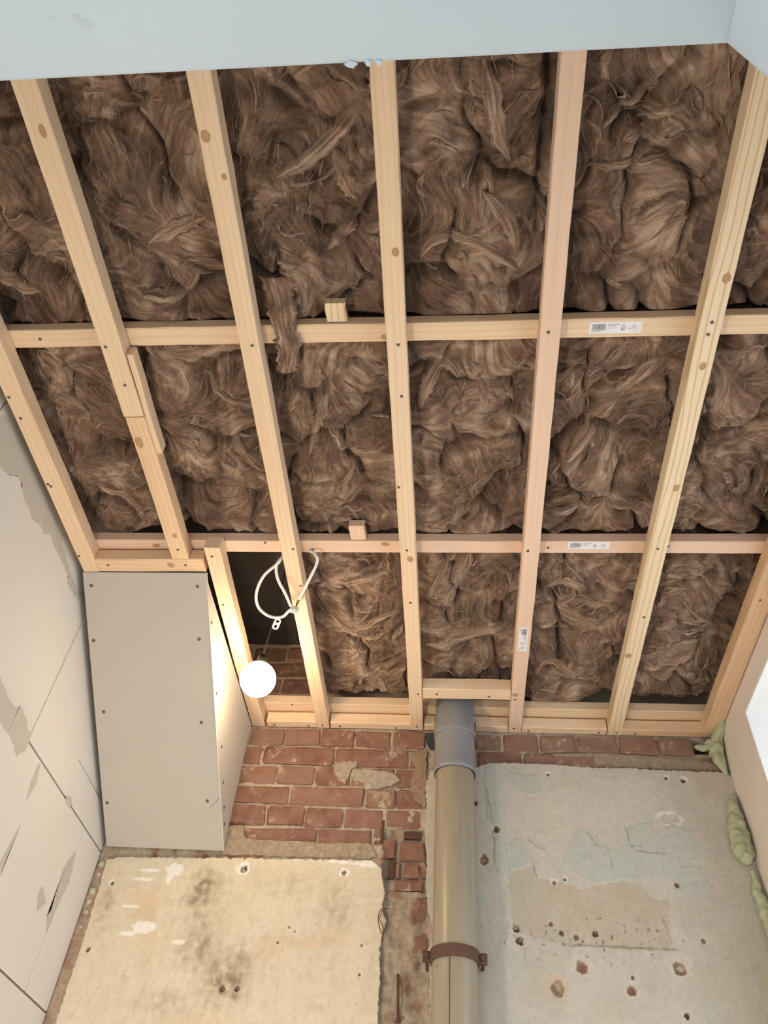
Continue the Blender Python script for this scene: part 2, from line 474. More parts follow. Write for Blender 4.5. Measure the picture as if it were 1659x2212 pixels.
ragged_plate('hairline_crack', [(1.848, 2.5725), (2.052, 2.568), (2.052, 2.5665), (1.848, 2.572)], M_HOLE, lw, lambda a, b, h: (XL + h, a, b), 0.0003, 0.0003, 6, 3)

# --- right wall with the window
WIN_Y0, WIN_Y1, WIN_Z0, WIN_Z1 = 0.55, 1.945, 1.05, 2.836
rwall = struct(from_lists('wall_right', *plain_boxes([
    (XR, XR + 0.14, 0.208, WIN_Y0, 0, 3.26), (XR, XR + 0.14, WIN_Y1, WY + 0.2, 0, 3.26),
    (XR, XR + 0.14, WIN_Y0, WIN_Y1, 0, WIN_Z0), (XR, XR + 0.14, WIN_Y0, WIN_Y1, WIN_Z1, 3.26)]), M_RWALL))
wx0, wx1 = XR + 0.002, XR + 0.062
wf = 0.008
win = struct(from_lists('window_1', *plain_boxes([(wx0, wx1, WIN_Y0 + 0.001, WIN_Y0 + 0.06, WIN_Z0 + 0.001, WIN_Z1 - 0.001), (wx0, wx1, WIN_Y1 - wf, WIN_Y1 - 0.001, WIN_Z0 + 0.001, WIN_Z1 - 0.001),
    (wx0, wx1, WIN_Y0 + 0.06, WIN_Y1 - wf, WIN_Z0 + 0.001, WIN_Z0 + 0.06), (wx0, wx1, WIN_Y0 + 0.06, WIN_Y1 - wf, WIN_Z1 - wf, WIN_Z1 - 0.001)]), M_FRAME))
from_lists('window_pane', *plain_boxes([(wx0 + 0.004, wx0 + 0.010, WIN_Y0 + 0.05, WIN_Y1 - 0.005, WIN_Z0 + 0.05, WIN_Z1 - 0.005)]), M_GLASS, win)

# --- end wall: rough mortar backing, bricks, plaster slabs
def gridXZ(x0, x1, z0, z1, d):
    nx, nz = int(round((x1 - x0) / d)) + 1, int(round((z1 - z0) / d)) + 1
    x, z = np.meshgrid(np.linspace(x0, x1, nx), np.linspace(z0, z1, nz), indexing='ij')
    return x, z
def blob(x, z, cx, cz, rx, rz, seed=0, soft=0.5, warp=0.35):
    u = (x - cx) / rx; v = (z - cz) / rz
    fr = min(260.0, max(30.0, 1.1 / min(rx, rz)))
    d = np.hypot(u, v) + warp * fbm(x * fr, z * fr, seed, 3)
    return np.clip((1 + soft / 2 - d) / soft, 0, 1)
def lay(c, m, col):
    m = np.asarray(m, float)[..., None]
    return c * (1 - m) + np.array(col) * m

x, z = gridXZ(XL - 0.02, XR + 0.02, 1.95, 3.24, 0.005)
y = WY + 0.006 + 0.004 * fbm(x * 30, z * 30, 1, 4)
ch = (x > -0.20 + 0.012 * pn(z * 25, z * 3)) & (x < -0.055) & (z < 2.58)          # chase hacked out beside the pipe
y = np.where(ch, np.where(z > 2.40, WY + 0.016 + 0.004 * fbm(x * 40, z * 40, 4, 4), WY + 0.006 + 0.020 * fbm(x * 22, z * 16, 4, 5)), y)
low = (z < 2.53) & ~ch
y = np.where(low, WY - 0.002 + 0.005 * fbm(x * 25, z * 45, 9, 4), y)
hole = (x > 0.727) & (x < 0.775) & (z > 2.848) & (z < 2.892)
y = np.where(hole, WY + 0.09, y)
c = np.empty(x.shape + (3,)); c[:] = (0.57, 0.475, 0.36)
c = lay(c, np.clip(fbm(x * 18, z * 30, 5, 4) * 2.2 + 0.15, 0, 1) * 0.7, (0.64, 0.55, 0.43))
c = lay(c, (ch | low) * np.clip(fbm(x * 20, z * 20, 15, 4) * 3.0 - 0.25, 0, 1), (0.36, 0.17, 0.105))
c = lay(c, ch * (z > 2.40) * 0.7, (0.55, 0.46, 0.35))
c = lay(c, ch * np.clip(fbm(x * 35, z * 28, 25, 4) * 3 - 0.6, 0, 1) * 0.8, (0.17, 0.10, 0.065))
c = lay(c, ch * 0.35, (0.36, 0.28, 0.20))
c = lay(c, (x < -0.96) * (z < 2.5) * 0.6, (0.50, 0.36, 0.27))
c = lay(c, hole, (0.03, 0.025, 0.02))
wb = struct(grid_mesh('wall_back', np.stack([x, y, z], -1), M_RUBBLE, col=c))
from_lists('wall_lower_face', *plain_boxes([(XL - 0.02, XR + 0.02, WY, WY + 0.1, 0.0, 1.95)]), M_FILLER, wb)

def brick(x0, x1, z0, z1, y=WY, dep=0.03, seed=None):
    rr = random.Random(seed if seed is not None else int((x0 * 37 + z0 * 91) * 1000))
    bm = chamfer_box(-(x1 - x0) / 2, (x1 - x0) / 2, 0, dep, -(z1 - z0) / 2, (z1 - z0) / 2, min(0.007, (z1 - z0) * 0.2), 2)
    for v in bm.verts:
        v.co.x += rr.uniform(-0.0042, 0.0036); v.co.z += rr.uniform(-0.0036, 0.0032); v.co.y += rr.uniform(-0.0018, 0.0018)
    return from_bm('brick', bm, M_BRICK, wb, T((x0 + x1) / 2, y + rr.uniform(-0.003, 0.002), (z0 + z1) / 2, rr.uniform(-0.008, 0.008)))
ROWS = [((2.836, 2.896), (-0.654,-0.546,-0.541,-0.428,-0.424,-0.316,-0.31,-0.199,-0.192,-0.094)),
        ((2.770, 2.829), (-0.70,-0.605,-0.596,-0.376,-0.369,-0.145,-0.139,-0.082)),
        ((2.704, 2.763), (-0.658,-0.546,-0.541,-0.429,-0.423,-0.318,-0.312,-0.184,-0.176,-0.089)),
        ((2.639, 2.697), (-0.70,-0.499,-0.493,-0.27,-0.264,-0.176,-0.172,-0.093)),
        ((2.573, 2.631), (-0.665,-0.557,-0.551,-0.442,-0.438,-0.329,-0.321,-0.21)),
        ((2.520, 2.566), (-0.665,-0.633,-0.615,-0.398,-0.392,-0.24)),
        # right of the pipe
        ((2.836, 2.894), (0.066,0.145,0.153,0.259,0.266,0.373,0.380,0.498,0.505,0.616,0.623,0.724)),
        ((2.772, 2.829), (0.07,0.205,0.212,0.425,0.432,0.652,0.660,0.800))]
for (z0, z1), xs in ROWS:
    for i in range(0, len(xs), 2):
        brick(xs[i], xs[i + 1], z0, z1)
zz = 2.902                                                        # the wall seen dimly up inside the open bay
k = 0
while zz < 3.22:
    xs = ((-0.70, -0.59, -0.583, -0.36), (-0.70, -0.48, -0.473, -0.36))[k % 2]
    for i in range(0, 4, 2):
        brick(xs[i], xs[i + 1], zz, zz + 0.058)
    zz += 0.0655; k += 1
for b in ((-0.200, -0.097, 2.577, 2.631), (-0.232, -0.207, 2.545, 2.631), (-0.232, -0.166, 2.490, 2.545), (-0.154, -0.083, 2.487, 2.540), (-0.163, -0.150, 2.438, 2.482), (-0.142, -0.098, 2.441, 2.478), (-0.092, -0.074, 2.440, 2.482), (-0.165, -0.088, 2.405, 2.434),
          (-0.11, -0.07, 2.24, 2.30), (-0.105, -0.078, 2.33, 2.39)):
    brick(*b, y=WY + 0.006)
from_lists('wood_plug', *plain_boxes([(-0.145, -0.096, WY + 0.009, WY + 0.03, 2.550, 2.571), (-0.186, -0.166, WY + 0.004, WY + 0.03, 2.436, 2.486), (-0.212, -0.203, WY + 0.004, WY + 0.03, 2.53, 2.60)]), M_PLUG, wb)

def onY(poly, Y):       # points measured on the brick plane, carried to a plane nearer the room
    s = Y / WY
    return [(a * s, 1.5 + (b - 1.5) * s) for a, b in poly]
# old mortar smeared over bricks
def lump_patch(name, poly, mat, parent, Y, th, col, seed):
    poly = onY(poly, Y)
    xs = [q[0] for q in poly]; zs = [q[1] for q in poly]
    x, z = gridXZ(min(xs) - 0.01, max(xs) + 0.01, min(zs) - 0.01, max(zs) + 0.01, 0.0025)
    ins = inpoly(x + 0.006 * fbm(x * 60, z * 60, seed), z + 0.006 * fbm(x * 60, z * 60, seed + 1), poly)
    y = Y - th * (0.6 + 0.8 * fbm(x * 45, z * 45, seed + 2, 4))
    c = np.empty(x.shape + (3,)); c[:] = col
    c = lay(c, np.clip(fbm(x * 50, z * 50, seed + 3, 4) * 2, 0, 1) * 0.6, [v * 0.7 for v in col])
    kp = ins[:-1, :-1] & ins[1:, :-1] & ins[:-1, 1:] & ins[1:, 1:]
    return grid_mesh(name, np.stack([x, y, z], -1), mat, parent, keep=kp, col=c, skirt=(0, th + 0.008, 0))
lump_patch('mortar_smear', [(-0.372,2.785),(-0.30,2.787),(-0.297,2.765),(-0.315,2.757),(-0.318,2.735),(-0.33,2.706),(-0.36,2.728),(-0.373,2.75)], M_RUBBLE, wb, WY - 0.001, 0.004, (0.50, 0.41, 0.31), 3)
lump_patch('mortar_smear', [(-0.316,2.757),(-0.26,2.76),(-0.185,2.752),(-0.163,2.722),(-0.19,2.708),(-0.235,2.694),(-0.265,2.688),(-0.275,2.715),(-0.312,2.722)], M_RUBBLE, wb, WY - 0.001, 0.006, (0.53, 0.45, 0.35), 8)
lump_patch('mortar_smear', [(-0.264,2.690),(-0.19,2.69),(-0.18,2.645),(-0.258,2.642)], M_RUBBLE, wb, WY - 0.001, 0.003, (0.48, 0.36, 0.26), 12)
lump_patch('mortar_smear', [(-0.15,2.825),(-0.085,2.83),(-0.083,2.64),(-0.12,2.66),(-0.135,2.72),(-0.12,2.77)], M_RUBBLE, wb, WY - 0.001, 0.003, (0.44, 0.31, 0.22), 15)
lump_patch('mortar_smear', [(-0.663,2.56),(-0.615,2.57),(-0.605,2.535),(-0.56,2.52),(-0.24,2.53),(-0.215,2.49),(-0.24,2.478),(-0.662,2.478)], M_RUBBLE, wb, WY - 0.0015, 0.006, (0.47, 0.37, 0.27), 22)
lump_patch('mortar_smear', [(0.30,2.832),(0.46,2.838),(0.60,2.83),(0.73,2.826),(0.80,2.80),(0.78,2.786),(0.30,2.788)], M_RUBBLE, wb, WY - 0.001, 0.003, (0.42, 0.33, 0.25), 31)
# plaster slabs
PY = 2.168
def slab(name, poly, x, z, c, dy, seed, label):
    wob = 0.0045
    ins = inpoly(x + wob * fbm(x * 70, z * 70, seed, 3), z + wob * fbm(x * 70, z * 70, seed + 1, 3), poly)
    kp = ins[:-1, :-1] & ins[1:, :-1] & ins[:-1, 1:] & ins[1:, 1:]
    y = PY + 0.0012 * fbm(x * 9, z * 9, seed + 2, 3) + 0.0004 * pn(x * 90, z * 90, seed + 5) + dy
    o = grid_mesh(name, np.stack([x, y, z], -1), M_PLASTER, wb, keep=kp, col=c, skirt=(0, WY + 0.012 - PY, 0))
    o['label'] = label
    return o
def gap_graded(x0, x1, z0, z1, d, zlow):
    x, z = gridXZ(x0, x1, z0, z1, d)
    extra = np.linspace(zlow, z0, 14)[:-1]
    xe = np.repeat(x[:, :1], len(extra), 1); ze = np.repeat(extra[None], x.shape[0], 0)
    return np.concatenate([xe, x], 1), np.concatenate([ze, z], 1)
def hole_at(x, z, c, dy, q, r, depth, rim, dark, seed):
    cx, cz = onY([q], PY)[0]
    if rim is not None:
        m = blob(x, z, cx, cz, r * 2.0, r * 2.0, seed, 0.25, 0.7); c = lay(c, m, rim); dy = dy + m * 0.0012
    m = blob(x, z, cx, cz, r, r * 1.1, seed + 40, 0.3, 0.5)
    return lay(c, m, dark), dy + m * depth

# left slab: cream, stained
x, z = gap_graded(XL, -0.15, 2.02, 2.49, 0.0022, 0.3)
c = np.empty(x.shape + (3,)); c[:] = (0.68, 0.59, 0.445)
c = lay(c, np.clip(0.5 + fbm(x * 6, z * 6, 2, 4), 0, 1) * 0.6, (0.73, 0.65, 0.515))
c = lay(c, np.clip(fbm(x * 16, z * 5, 6, 4) * 1.6, 0, 1) * 0.35, (0.60, 0.50, 0.345))
dy = np.zeros(x.shape)
c = lay(c, np.clip(fbm(x * 30, z * 26, 16, 5) * 2.0 - 0.2, 0, 1) * 0.35, (0.46, 0.36, 0.23))
c = lay(c, np.clip(fbm(x * 90, z * 90, 17, 3) * 5 - 2.2, 0, 1) * 0.6, (0.34, 0.25, 0.15))
br = (0.29, 0.21, 0.125)
for i, (cx, cz, rx, rz, a) in enumerate(((-0.689,2.391,0.035,0.04,.75), (-0.715,2.35,0.03,0.015,.5), (-0.665,2.32,0.05,0.09,.3), (-0.668,2.235,0.045,0.05,.45), (-0.579,2.158,0.05,0.052,.7), (-0.565,2.20,0.06,0.05,.35),
        (-0.320,2.349,0.04,0.06,.32), (-0.34,2.23,0.05,0.09,.12), (-0.95,2.32,0.02,0.06,.4), (-0.72,2.10,0.07,0.03,.3), (-0.45,2.41,0.10,0.03,.18))):
    cx, cz = onY([(cx, cz)], PY)[0]
    sp = np.clip(0.55 + 1.5 * fbm(x * 42, z * 42, i, 5), 0.05, 1.3)
    c = lay(c, np.clip(blob(x, z, cx, cz, rx, rz, i, 1.2, 0.5) * min(1.0, a * 1.35) * sp, 0, 0.92), br)
for i, (cx, cz, rx, rz, a) in enumerate(((-0.842,2.321,0.03,0.035,.55), (-0.82,2.27,0.016,0.05,.4), (-0.80,2.21,0.014,0.05,.35), (-0.85,2.36,0.05,0.03,.3), (-0.40,2.259,0.09,0.012,.5), (-0.48,2.235,0.025,0.02,.5), (-0.31,2.28,0.03,0.02,.4), (-0.62,2.06,0.1,0.03,.35))):
    cx, cz = onY([(cx, cz)], PY)[0]
    c = lay(c, blob(x, z, cx, cz, rx, rz, i + 20, 1.1, 0.35) * a, (0.66, 0.47, 0.32))
for i, (cx, cz, rx, rz) in enumerate(((-0.858,2.428,0.032,0.005), (-0.867,2.403,0.03,0.005), (-0.881,2.329,0.022,0.004), (-0.828,2.277,0.03,0.016), (-0.868,2.260,0.02,0.006), (-0.725,2.245,0.018,0.006), (-0.785,2.432,0.024,0.018), (-0.795,2.41,0.008,0.018), (-0.340,2.474,0.012,0.006), (-0.309,2.471,0.016,0.004), (-0.236,2.472,0.03,0.011), (-0.27,2.47,0.02,0.004))):
    cx, cz = onY([(cx, cz)], PY)[0]
    m = blob(x, z, cx, cz, rx, rz, i + 50, 0.3, 0.5); c = lay(c, m * 0.9, (0.86, 0.83, 0.77)); dy = dy - m * 0.0008
for i, (q, r, rim) in enumerate((((-0.589,2.443), 0.009, (0.86,0.83,0.77)), ((-0.306,2.444), 0.006, (0.86,0.83,0.77)), ((-0.584,2.142), 0.006, None), ((-0.546,2.144), 0.006, None), ((-0.953,2.389), 0.005, (0.8,0.74,0.62)), ((-0.961,2.217), 0.005, None), ((-0.436,2.295), 0.0025, None), ((-0.461,2.256), 0.003, None), ((-0.42, 2.285), 0.0025, None), ((-0.24, 2.26), 0.003, None), ((-0.24, 2.19), 0.003, None), ((-0.40, 2.07), 0.003, None))):
    c, dy = hole_at(x, z, c, dy, q, r, 0.010 if r > 0.004 else 0.003, rim, (0.13, 0.08, 0.05), i)
lip = np.clip((z - (2.462 + 0.004 * fbm(x * 20, z * 2, 3))) / 0.004, 0, 1)
dy = dy - 0.003 * lip * (x < -0.28)
L_POLY = onY([(-0.992,2.455),(-0.955,2.463),(-0.764,2.468),(-0.498,2.474),(-0.26,2.481),(-0.23,2.481),(-0.205,2.462),(-0.196,2.43),(-0.188,2.392),(-0.193,2.356),(-0.179,2.321),(-0.189,2.28),(-0.191,2.253),(-0.186,2.17),(-0.186,2.085),(-0.186,0.3),(-0.985,0.3),(-0.985,2.05),(-0.984,2.25),(-0.988,2.40)], PY)
slab('plaster_slab', L_POLY, x, z, c, dy, 11, 'cream stained plaster left of the pipe')

# right slab: grey pink with pale green paint flakes
x, z = gap_graded(-0.10, XR, 2.02, 2.82, 0.0022, 0.3)
c = np.empty(x.shape + (3,)); c[:] = (0.545, 0.495, 0.42)
c = lay(c, np.clip(0.5 + fbm(x * 7, z * 7, 3, 4) * 1.2, 0, 1) * 0.6, (0.60, 0.56, 0.495))
c = lay(c, np.clip((x - 0.55) / 0.25, 0, 1) * np.clip((2.55 - z) / 0.3, 0, 1) * 0.8, (0.40, 0.385, 0.285))
c = lay(c, np.clip(fbm(x * 9, z * 6, 211, 4) * 2.4, 0, 1) * 0.5, (0.49, 0.45, 0.36))
c = lay(c, np.clip(fbm(x * 13, z * 10, 215, 5) * 3 - 0.9, 0, 1) * 0.7, (0.62, 0.55, 0.49))
c = lay(c, (fbm(x * 11, z * 9, 219, 5) > 0.26) * 0.6, (0.49, 0.505, 0.445))
c = lay(c, np.clip(fbm(x * 26, z * 22, 116, 5) * 2.0 - 0.2, 0, 1) * 0.35, (0.44, 0.39, 0.31))
c = lay(c, np.clip(fbm(x * 90, z * 90, 117, 3) * 5 - 2.3, 0, 1) * 0.5, (0.33, 0.27, 0.20))
dy = np.zeros(x.shape)
def in_patch(poly, w=0.012, seed=0):
    return inpoly(x + w * fbm(x * 30, z * 30, seed, 4), z + w * fbm(x * 30, z * 30, seed + 7, 4), onY(poly, PY)).astype(float)
PK = [(0.153,2.734),(0.261,2.698),(0.422,2.749),(0.577,2.748),(0.590,2.709),(0.534,2.620),(0.482,2.603),(0.401,2.594),(0.342,2.592),(0.306,2.539),(0.263,2.498),(0.220,2.506),(0.198,2.535),(0.177,2.607),(0.147,2.606)]
TN = [(0.147,2.459),(0.174,2.472),(0.214,2.486),(0.216,2.447),(0.264,2.449),(0.333,2.428),(0.444,2.452),(0.500,2.449),(0.516,2.413),(0.561,2.406),(0.545,2.291),(0.493,2.285),(0.405,2.287),(0.280,2.288),(0.196,2.301),(0.151,2.316),(0.146,2.388)]
BL = [[(0.096,2.789),(0.148,2.794),(0.152,2.775),(0.148,2.737),(0.150,2.606),(0.150,2.533),(0.140,2.444),(0.101,2.447),(0.112,2.557),(0.106,2.605),(0.094,2.620),(0.093,2.692),(0.087,2.726)],
      [(0.151,2.740),(0.174,2.738),(0.188,2.701),(0.224,2.691),(0.258,2.701),(0.253,2.729),(0.249,2.755),(0.207,2.759),(0.165,2.767)],
      [(0.293,2.501),(0.327,2.545),(0.344,2.592),(0.372,2.596),(0.399,2.574),(0.403,2.548),(0.427,2.534),(0.478,2.546),(0.489,2.603),(0.533,2.615),(0.556,2.621),(0.544,2.569),(0.568,2.590),(0.600,2.607),(0.668,2.604),(0.666,2.553),(0.653,2.513),(0.614,2.507),(0.610,2.478),(0.544,2.461),(0.496,2.454),(0.449,2.457),(0.381,2.440),(0.354,2.448),(0.327,2.461),(0.300,2.480)],
      [(0.144,2.538),(0.180,2.560),(0.197,2.530),(0.217,2.491),(0.179,2.477),(0.147,2.464)], [(0.58,2.49),(0.66,2.50),(0.68,2.44),(0.66,2.41),(0.60,2.42)]]
m = in_patch(PK, 0.02, 3); c = lay(c, m * (0.55 + 0.3 * fbm(x * 25, z * 25, 4)), (0.61, 0.535, 0.47))
m = in_patch(TN, 0.012, 5); c = lay(c, m * np.clip(0.7 + 0.5 * fbm(x * 22, z * 22, 6, 4), 0, 1), (0.49, 0.415, 0.31)); dy = dy + m * 0.0012
for i, pg in enumerate(BL):
    m = in_patch(pg, 0.012, 30 + i * 3); c = lay(c, m * 0.85, (0.49, 0.505, 0.445)); dy = dy - m * 0.0011
# dark scratch line and pitted specks below the rubbed area
ln = np.exp(-((z - onY([(0, 2.2865)], PY)[0][1] + 0.002 * fbm(x * 30, x * 3, 2)) / 0.0035) ** 2) * ((x > 0.27) & (x < 0.56))
c = lay(c, np.clip(ln * (0.5 + 0.8 * fbm(x * 45, z * 8, 8)), 0, 0.85), (0.20, 0.14, 0.10)); dy = dy + ln * 0.002
sp = np.clip(fbm(x * 85, z * 85, 60, 3) * 6 - 2.1, 0, 1) * blob(x, z, 0.34, 2.30, 0.28, 0.06, 4, 1.0)
c = lay(c, sp * 0.9, (0.16, 0.10, 0.07)); dy = dy + sp * 0.003
for i, (q, r, rim) in enumerate((((0.279,2.761), 0.004, (0.72,0.68,0.6)), ((0.625,2.760), 0.005, (0.72,0.68,0.6)), ((0.673,2.754), 0.006, (0.72,0.68,0.6)), ((0.118,2.584), 0.008, (0.59,0.53,0.45)), ((0.080,2.495), 0.012, None), ((0.268,2.442), 0.005, (0.72,0.67,0.58)), ((0.297,2.450), 0.004, (0.72,0.67,0.58)),
        ((0.317,2.235), 0.013, (0.59,0.53,0.45)), ((0.557,2.243), 0.014, (0.60,0.53,0.45)), ((0.252,2.184), 0.015, (0.58,0.47,0.35)), ((0.431,2.187), 0.010, (0.60,0.53,0.45)), ((0.438,2.216), 0.004, None), ((0.552,2.139), 0.006, None), ((0.629,2.310), 0.006, (0.62,0.54,0.46)), ((0.274,2.313), 0.006, None), ((0.311,2.304), 0.006, None), ((0.360,2.315), 0.007, None), ((0.159,2.318), 0.008, None), ((0.166,2.289), 0.009, None), ((0.249,2.334), 0.005, None), ((0.591,2.446), 0.006, None), ((0.06, 2.66), 0.006, None))):
    dk = (0.30, 0.20, 0.13) if r > 0.009 else (0.16, 0.10, 0.065)
    c, dy = hole_at(x, z, c, dy, q, r, 0.009 if r > 0.004 else 0.004, rim, dk, i + 70)
    if r > 0.009:
        c, dy = hole_at(x, z, c, dy, (q[0] + 0.004, q[1] + 0.002), r * 0.42, 0.003, None, (0.06, 0.035, 0.025), i + 170)
m = blob(x, z, *onY([(0.611, 2.634)], PY)[0], 0.036, 0.022, 9, 0.2, 0.7); c = lay(c, m, (0.72, 0.68, 0.62))
m = blob(x, z, *onY([(0.611, 2.634)], PY)[0], 0.027, 0.016, 19, 0.2, 0.6); c = lay(c, m, (0.57, 0.49, 0.40)); dy = dy + m * 0.003
# fine cracks in the paint
for i, pth in enumerate(([(0.372,2.585),(0.385,2.565),(0.396,2.545)], [(0.482,2.60),(0.487,2.548),(0.52,2.552)], [(0.427,2.51),(0.43,2.485)], [(0.10,2.60),(0.113,2.55),(0.108,2.50),(0.12,2.46)], [(0.094,2.70),(0.102,2.64),(0.11,2.60)], [(0.205,2.56),(0.225,2.54),(0.25,2.53)], [(0.215,2.49),(0.222,2.45)], [(0.50,2.535),(0.58,2.53)], [(0.54,2.36),(0.548,2.30)])):
    P = np.array(onY(pth, PY)); d = np.full(x.shape, 9.0)
    for a, b in zip(P[:-1], P[1:]):
        ab = b - a; t = np.clip(((x - a[0]) * ab[0] + (z - a[1]) * ab[1]) / (ab @ ab), 0, 1)
        d = np.minimum(d, np.hypot(x - a[0] - t * ab[0] + 0.004 * fbm(x * 60, z * 60, i), z - a[1] - t * ab[1] + 0.004 * fbm(x * 60, z * 60, i + 5)))
    m = np.exp(-(d / 0.0017) ** 2); c = lay(c, m * 0.75, (0.22, 0.18, 0.14)); dy = dy + m * 0.001
R_POLY = onY([(0.055,2.775),(0.10,2.792),(0.149,2.797),(0.30,2.795),(0.40,2.789),(0.531,2.789),(0.66,2.786),(0.791,2.786),(0.83,2.77),(0.83,0.3),(-0.058,0.3),(-0.058,2.09),(-0.064,2.20),(-0.07,2.25),(-0.058,2.30),(-0.072,2.37),(-0.080,2.43),(-0.076,2.48),(-0.086,2.55),(-0.082,2.64),(-0.088,2.72),(-0.075,2.76),(-0.02,2.77)], PY)
slab('plaster_slab', R_POLY, x, z, c, dy, 41, 'grey plaster with pale green paint flakes right of the pipe')
# crumbs of foam and mortar in the corner gap by the left wall
for i, (cx, cz, r) in enumerate(((-1.0, 2.439, 0.011), (-0.998, 2.41, 0.007), (-1.0, 2.364, 0.012), (-1.001, 2.335, 0.009), (-1.0, 2.309, 0.008), (-0.999, 2.27, 0.006))):
    bm = bmesh.new(); bmesh.ops.create_icosphere(bm, subdivisions=3, radius=r)
    for v in bm.verts:
        d = v.co.normalized(); v.co *= 1 + 0.35 * float(fbm(np.array(d.x * 2 + i), np.array(d.y * 2 + d.z * 1.7), i, 2))
    from_bm('foam_crumb', bm, M_FILLER if i % 2 else M_FOAM, wb, T(cx, WY + 0.002, cz), True)

# ------------------------------------------------------------------ timber
def screw_mesh():
    V, F = lathe_lists([(0.0038, 0.0), (0.0036, -0.0007), (0.0024, -0.0008), (0.0013, -0.0002)], 0, 0, 8)
    F.append(tuple(range(24, 32)))
    me = bpy.data.meshes.new('screw'); me.from_pydata(V, [], F); me.materials.append(M_SCREW); return me
SCREW = screw_mesh()
def screw(parent, x, y, z, normal=None):
    o = bpy.data.objects.new('screw', SCREW)
    M = Matrix.Translation((x, y, z))
    if normal is not None:
        M = M @ Vector((0, 0, -1)).rotation_difference(Vector(normal)).to_matrix().to_4x4()
    return link(o, parent, M)
def knot(parent, x, y, z, r=0.008, rx=1.4, ang=0.0):
    V, F = [(0, 0, -0.0004)], []
    for k in range(12):
        a = 2 * math.pi * k / 12; q = r * random.uniform(0.88, 1.1)
        V.append((math.cos(a) * q * rx, math.sin(a) * q, -0.00035))
    for k in range(12):
        a = 2 * math.pi * k / 12; V.append((math.cos(a) * r * rx * 1.02, math.sin(a) * r * 1.02, 0.001))
    for k in range(12):
        j = (k + 1) % 12
        F.append((0, j + 1, k + 1)); F.append((k + 1, j + 1, j + 13, k + 13))
    return from_lists('knot', V, F, M_KNOT, parent, T(x, y, z, ang))

def batten(name, label, axis, a0, a1, c, z0, w=0.042, h=0.042, wood=0, skew=0.0, group=None, wear=0.0006, seed=0):
    """axis 'Y' or 'X': runs from a0 to a1, centred on c across, underside z0"""
    L = a1 - a0
    n = max(4, int(L / 0.06))
    rr = random.Random(seed + int(abs(c) * 1000))
    bm = bmesh.new(); rings = []
    ch = 0.0018
    prof = [(-w / 2 + ch, 0), (w / 2 - ch, 0), (w / 2, ch), (w / 2, h - ch), (w / 2 - ch, h), (-w / 2 + ch, h), (-w / 2, h - ch), (-w / 2, ch)]
    for i in range(n + 1):
        t = i / n
        bow = 0.0012 * math.sin(t * 5 + seed)
        rings.append([bm.verts.new((L * (t - 0.5), p[0] + bow + rr.uniform(-wear, wear), p[1] + rr.uniform(-wear, wear) * 0.5)) for p in prof])
    for i in range(n):
        for k in range(8):
            j = (k + 1) % 8
            bm.faces.new((rings[i][k], rings[i][j], rings[i + 1][j], rings[i + 1][k]))
    bm.faces.new(rings[0][::-1]); bm.faces.new(rings[-1])
    bmesh.ops.recalc_face_normals(bm, faces=bm.faces[:])
    M = T(c, (a0 + a1) / 2, z0, math.pi / 2 + skew) if axis == 'Y' else T((a0 + a1) / 2, c, z0, skew)
    o = from_bm(name, bm, WOODS[wood], None, M)
    return tag(o, label, 'batten', group)

ZX = ZC + 0.0425       # underside of the upper layer
B0 = batten('ceiling_batten', 'pale pine batten running along the left block wall', 'Y', 0.215, 1.462, -0.967, ZC, 0.044, wood=0, seed=1)
B1 = batten('ceiling_batten', 'longer upper piece of the spliced pine batten, second from the left wall', 'Y', 0.215, 0.964, -0.711, ZC, 0.045, wood=0, seed=2)
B1c = batten('ceiling_batten', 'short lower piece of the spliced batten, ending above the plasterboard box', 'Y', 0.9665, 1.411, -0.710, ZC, 0.044, wood=3, skew=0.0, seed=3)
SIS = batten('splice_cleat', 'short cleat lapped beside the joint of the spliced batten', 'Y', 0.812, 1.072, -0.681, ZC + 0.006, 0.013, 0.034, wood=0, seed=4)
B1b = batten('ceiling_batten', 'knotty end-notched batten beside the plasterboard box, right behind the lit bulb', 'Y', 1.37, 2.178, -0.627, ZC - 0.001, 0.042, wood=0, skew=0.016, seed=5)
B2 = batten('ceiling_batten', 'pale pine batten with the white cable looped round it', 'Y', 0.215, 2.178, -0.418, ZC, 0.041, wood=0, skew=0.004, seed=6)
B3 = batten('ceiling_batten', 'pale pine batten in the middle, just left of the grey pipe', 'Y', 0.215, 2.178, -0.117, ZC, 0.040, wood=0, skew=0.003, seed=7)
B4 = batten('ceiling_batten', 'pinkish planed batten with a small sticker, right of the pipe', 'Y', 0.215, 2.178, 0.187, ZC, 0.040, wood=1, skew=-0.001, seed=8)
B5 = batten('ceiling_batten', 'strongly grained knotty batten on the right, second from the window', 'Y', 0.215, 2.178, 0.491, ZC, 0.043, wood=2, skew=-0.004, seed=9)
B6 = batten('ceiling_batten', 'orange-toned batten against the window wall at far right', 'Y', 0.215, 2.178, 0.783, ZC, 0.050, wood=3, seed=10)
X1 = batten('cross_batten', 'cross batten nearest the white beam, carrying a barcode sticker', 'X', -1.004, 0.805, 0.792, ZX, 0.042, 0.030, wood=0, seed=11)
X2 = batten('cross_batten', 'cross batten farther from the white beam, pinkish with a barcode sticker', 'X', -1.004, 0.805, 1.406, ZX, 0.042, 0.030, wood=1, seed=12)
X3 = batten('cross_batten', 'short orange batten along the top of the plasterboard box', 'X', -0.943, -0.652, 1.437, ZC, 0.046, 0.036, wood=3, seed=13)
HD = batten('pipe_trimmer', 'short pine trimmer between two battens above the grey pipe', 'X', -0.096, 0.166, 1.981, ZC, 0.050, 0.040, wood=0, seed=14)
